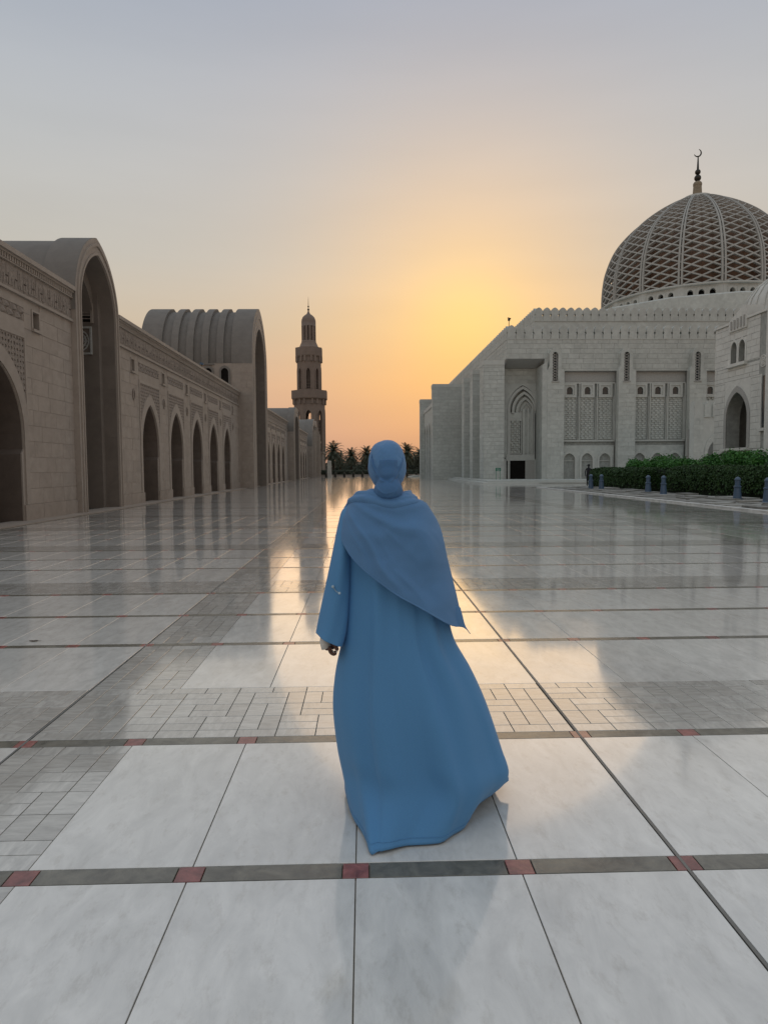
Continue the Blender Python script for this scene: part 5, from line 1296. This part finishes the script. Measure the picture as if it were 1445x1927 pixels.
hwo = hw2.build('scarf_wrap', 'wrapc', ho, smooth=True); hwo.location = (0, 0, 0)
rm = hwo.modifiers.new('rm', 'REMESH'); rm.mode = 'VOXEL'; rm.voxel_size = .003; rm.use_smooth_shade = True
smo = hwo.modifiers.new('sm', 'SMOOTH'); smo.factor = .5; smo.iterations = 5
dsp = hwo.modifiers.new('d', 'DISPLACE'); dsp.texture = tx; dsp.strength = .005; dsp.mid_level = .5; dsp.texture_coords = 'GLOBAL'
# --- shawl over the back
SG = [[(657, 941), (690, 933), (727, 938), (760, 936), (784, 939), (804, 950)],
      [(648, 955), (680, 972), (725, 988), (768, 992), (802, 982), (827, 990)],
      [(641, 972), (671, 1006), (724, 1034), (775, 1050), (815, 1044), (840, 1044)],
      [(637, 988), (667, 1033), (728, 1078), (785, 1106), (829, 1107), (856, 1108)],
      [(636, 1003), (668, 1057), (738, 1114), (800, 1149), (848, 1177), (872, 1179)]]
def sil(y):                              # silhouette of shoulders and shawl used for the depth of the cloth
    tb_ = [(930, 668, 790, 2.93, .10), (950, 655, 806, 2.935, .135), (975, 641, 822, 2.94, .155), (1003, 634, 834, 2.945, .17), (1050, 632, 845, 2.95, .185), (1110, 632, 860, 2.955, .20), (1200, 630, 884, 2.96, .225)]
    for p, q in zip(tb_, tb_[1:]):
        if y <= q[0]: u = max(0, (y-p[0])/(q[0]-p[0])); return [p[i]+(q[i]-p[i])*u for i in range(5)]
    return list(tb_[-1])
def shawl_pt(x, y, off=.012):
    _, xl, xr, Yc, bb = sil(y); u = min(1, max(-1, (2*x-xl-xr)/(xr-xl)))
    return pa(x, y, Yc-bb*math.sqrt(max(0, 1-abs(u)**2.4))-off)
NC_, NR_ = 60, 48
rowsS = [catmull([tuple(map(float, p)) for p in r_], 12) for r_ in SG]
G2 = []
for i in range(len(rowsS[0])):
    G2.append(catmull([rowsS[j][i] for j in range(5)], 12))
b = MB(); nU = len(G2); nVv = len(G2[0]); ext = 7
def wr(i, j):                             # signed wrinkle field: folds fan out of the left shoulder
    x, y = G2[i][j]; dx, dy = x-640, y-930; ang = math.atan2(dy, dx); d = math.hypot(dx, dy)
    wob = ang+.06*noise.noise(Vector((x*.012, y*.012, 3)))*3
    f = 0
    for k_, (fr_q, ph, am) in enumerate(((11, .3, .75), (17.5, 1.1, .45), (31, 2.0, .2))):
        s_ = abs(math.sin(wob*fr_q*.5+ph+d*.0012*k_)); f += am*(1-s_)**2*(.5+noise.noise(Vector((ang*3+k_*7, d*.01, 1)))*1.2)
    f += noise.noise(Vector((x*.018, y*.018, 0)))*.5+noise.noise(Vector((x*.05, y*.05, 4)))*.12
    fall = min(1, d/90)*(.35+.65*math.exp(-((ang-.75)/.5)**2))
    return f*.034*fall
for i in range(-ext, nU+ext):
    for j in range(nVv):
        ii = min(max(i, 0), nU-1); x, y = G2[ii][j]; p = shawl_pt(x, y)
        p.y -= wr(ii, j)
        if i < 0: k_ = -i/ext; p = p+Vector((.025*k_*k_+.01*k_, .11*k_, .010*k_)); 
        if i >= nU:
            k_ = (i-nU+1)/ext; p = p+Vector((-.03*k_*k_-.004*k_, .12*k_, .012*k_))
        if j == nVv-1: p.y -= .004
        b.v.append(tuple(p))
tot = nU+2*ext
for i in range(tot-1):
    for j in range(nVv-1): b.f.append((i*nVv+j, (i+1)*nVv+j, (i+1)*nVv+j+1, i*nVv+j+1)); b.t.append(0)
# trailing pointed corner blown outwards
sw = b.build('shawl', 'scarf', wm, smooth=True); md = sw.modifiers.new('s', 'SOLIDIFY'); md.thickness = .004; md.offset = 0
sb = sw.modifiers.new('ss', 'SUBSURF'); sb.levels = 1; sb.render_levels = 1
b = MB(); tipc = [[(840, 1150, 2.84), (846, 1170, 2.835), (850, 1178, 2.83)], [(856, 1140, 2.85), (860, 1166, 2.84), (860, 1179, 2.835)], [(864, 1143, 2.86), (869, 1163, 2.85), (870, 1180.5, 2.845)], [(866, 1150, 2.87), (872, 1172, 2.86), (877, 1184.5, 2.85)], [(869, 1166, 2.88), (875, 1180, 2.87), (881, 1189, 2.86)], [(872, 1177, 2.88), (879, 1186.5, 2.87), (884, 1193, 2.86)]]
gr = [catmull([tuple(pa(*p)) for p in r_], 5) for r_ in tipc]; gg = list(zip(*[catmull([g_[j] for g_ in gr], 5) for j in range(len(gr[0]))]))
nn1, nn2 = len(gg), len(gg[0])
b.add([v for r_ in gg for v in r_], [(i*nn2+j, (i+1)*nn2+j, (i+1)*nn2+j+1, i*nn2+j+1) for i in range(nn1-1) for j in range(nn2-1)], 0)
tp = b.build('shawl_corner', 'scarf', sw, smooth=True); tp.modifiers.new('s', 'SOLIDIFY').thickness = .003

# --- distant attendant behind the far hedge
ax, ay = at(1107, 885, 55).x, 55
pr = thing('person', (ax, ay, 0), 'distant person in dark clothes and cap standing behind the far end of the hedge', 'person')
V2 = []; E2 = []; R2 = []
def j2(p, r_, l_=None):
    V2.append(Vector(p)+Vector((ax, ay, 0))); R2.append(r_)
    if l_ is not None: E2.append((l_, len(V2)-1))
    return len(V2)-1
pe = j2((0, 0, .92), (.16, .11)); ch_ = j2((0, 0, 1.25), (.18, .12), pe); n0 = j2((0, 0, 1.42), .08, ch_); n1_ = j2((0, 0, 1.48), .055, n0); h0 = j2((0, -.01, 1.58), .085, n1_); h1_ = j2((0, -.01, 1.66), .07, h0)
for sg_ in (-1, 1):
    a = j2((.1*sg_, 0, .84), .1, pe); k2 = j2((.11*sg_, .0, .47), .065, a); f2 = j2((.12*sg_, 0, .08), .045, k2); j2((.13*sg_, -.14, .04), .035, f2)
    a = j2((.2*sg_, 0, 1.38), .06, n0); e2_ = j2((.27*sg_, .02, 1.1), .045, a); w2_ = j2((.26*sg_, -.06, .87), .035, e2_); j2((.26*sg_, -.08, .78), .03, w2_)
skin_mesh('body', V2, E2, R2, [0], 'darkcloth', pr, 1)
b = MB(); b.lathe((ax, ay, 0), [(.11, 1.64), (.115, 1.70), (.08, 1.76), (.01, 1.775)], 14); b.box(WF, ax-.19, ax, 1.645, 1.665, ay-.1, ay+.06); b.build('cap', 'darkcloth', pr)
# fallen leaf on the tiles at left
lf = thing('fallen_leaf', (-3.2, 6.35, 0), 'small dry leaf lying on the tiles at the left', 'leaf'); p = at(67, 1203, 6.9)
b = MB(); lx = -2.92
pts_ = [Vector((lx+.036*math.cos(t*PI/5)*(1 if t % 5 else 1.3), 6.03+.02*math.sin(t*PI/5), .004+.005*abs(math.sin(t)))) for t in range(10)]; lf.location = (lx, 6.03, 0)
b.add(pts_, [tuple(range(10))]); b.build('blade', 'bark', lf); b = MB(); b.tube([(lx+.044, 6.03, .005), (lx+.062, 6.035, .004)], .0015, 5); b.build('stalk', 'bark', lf)
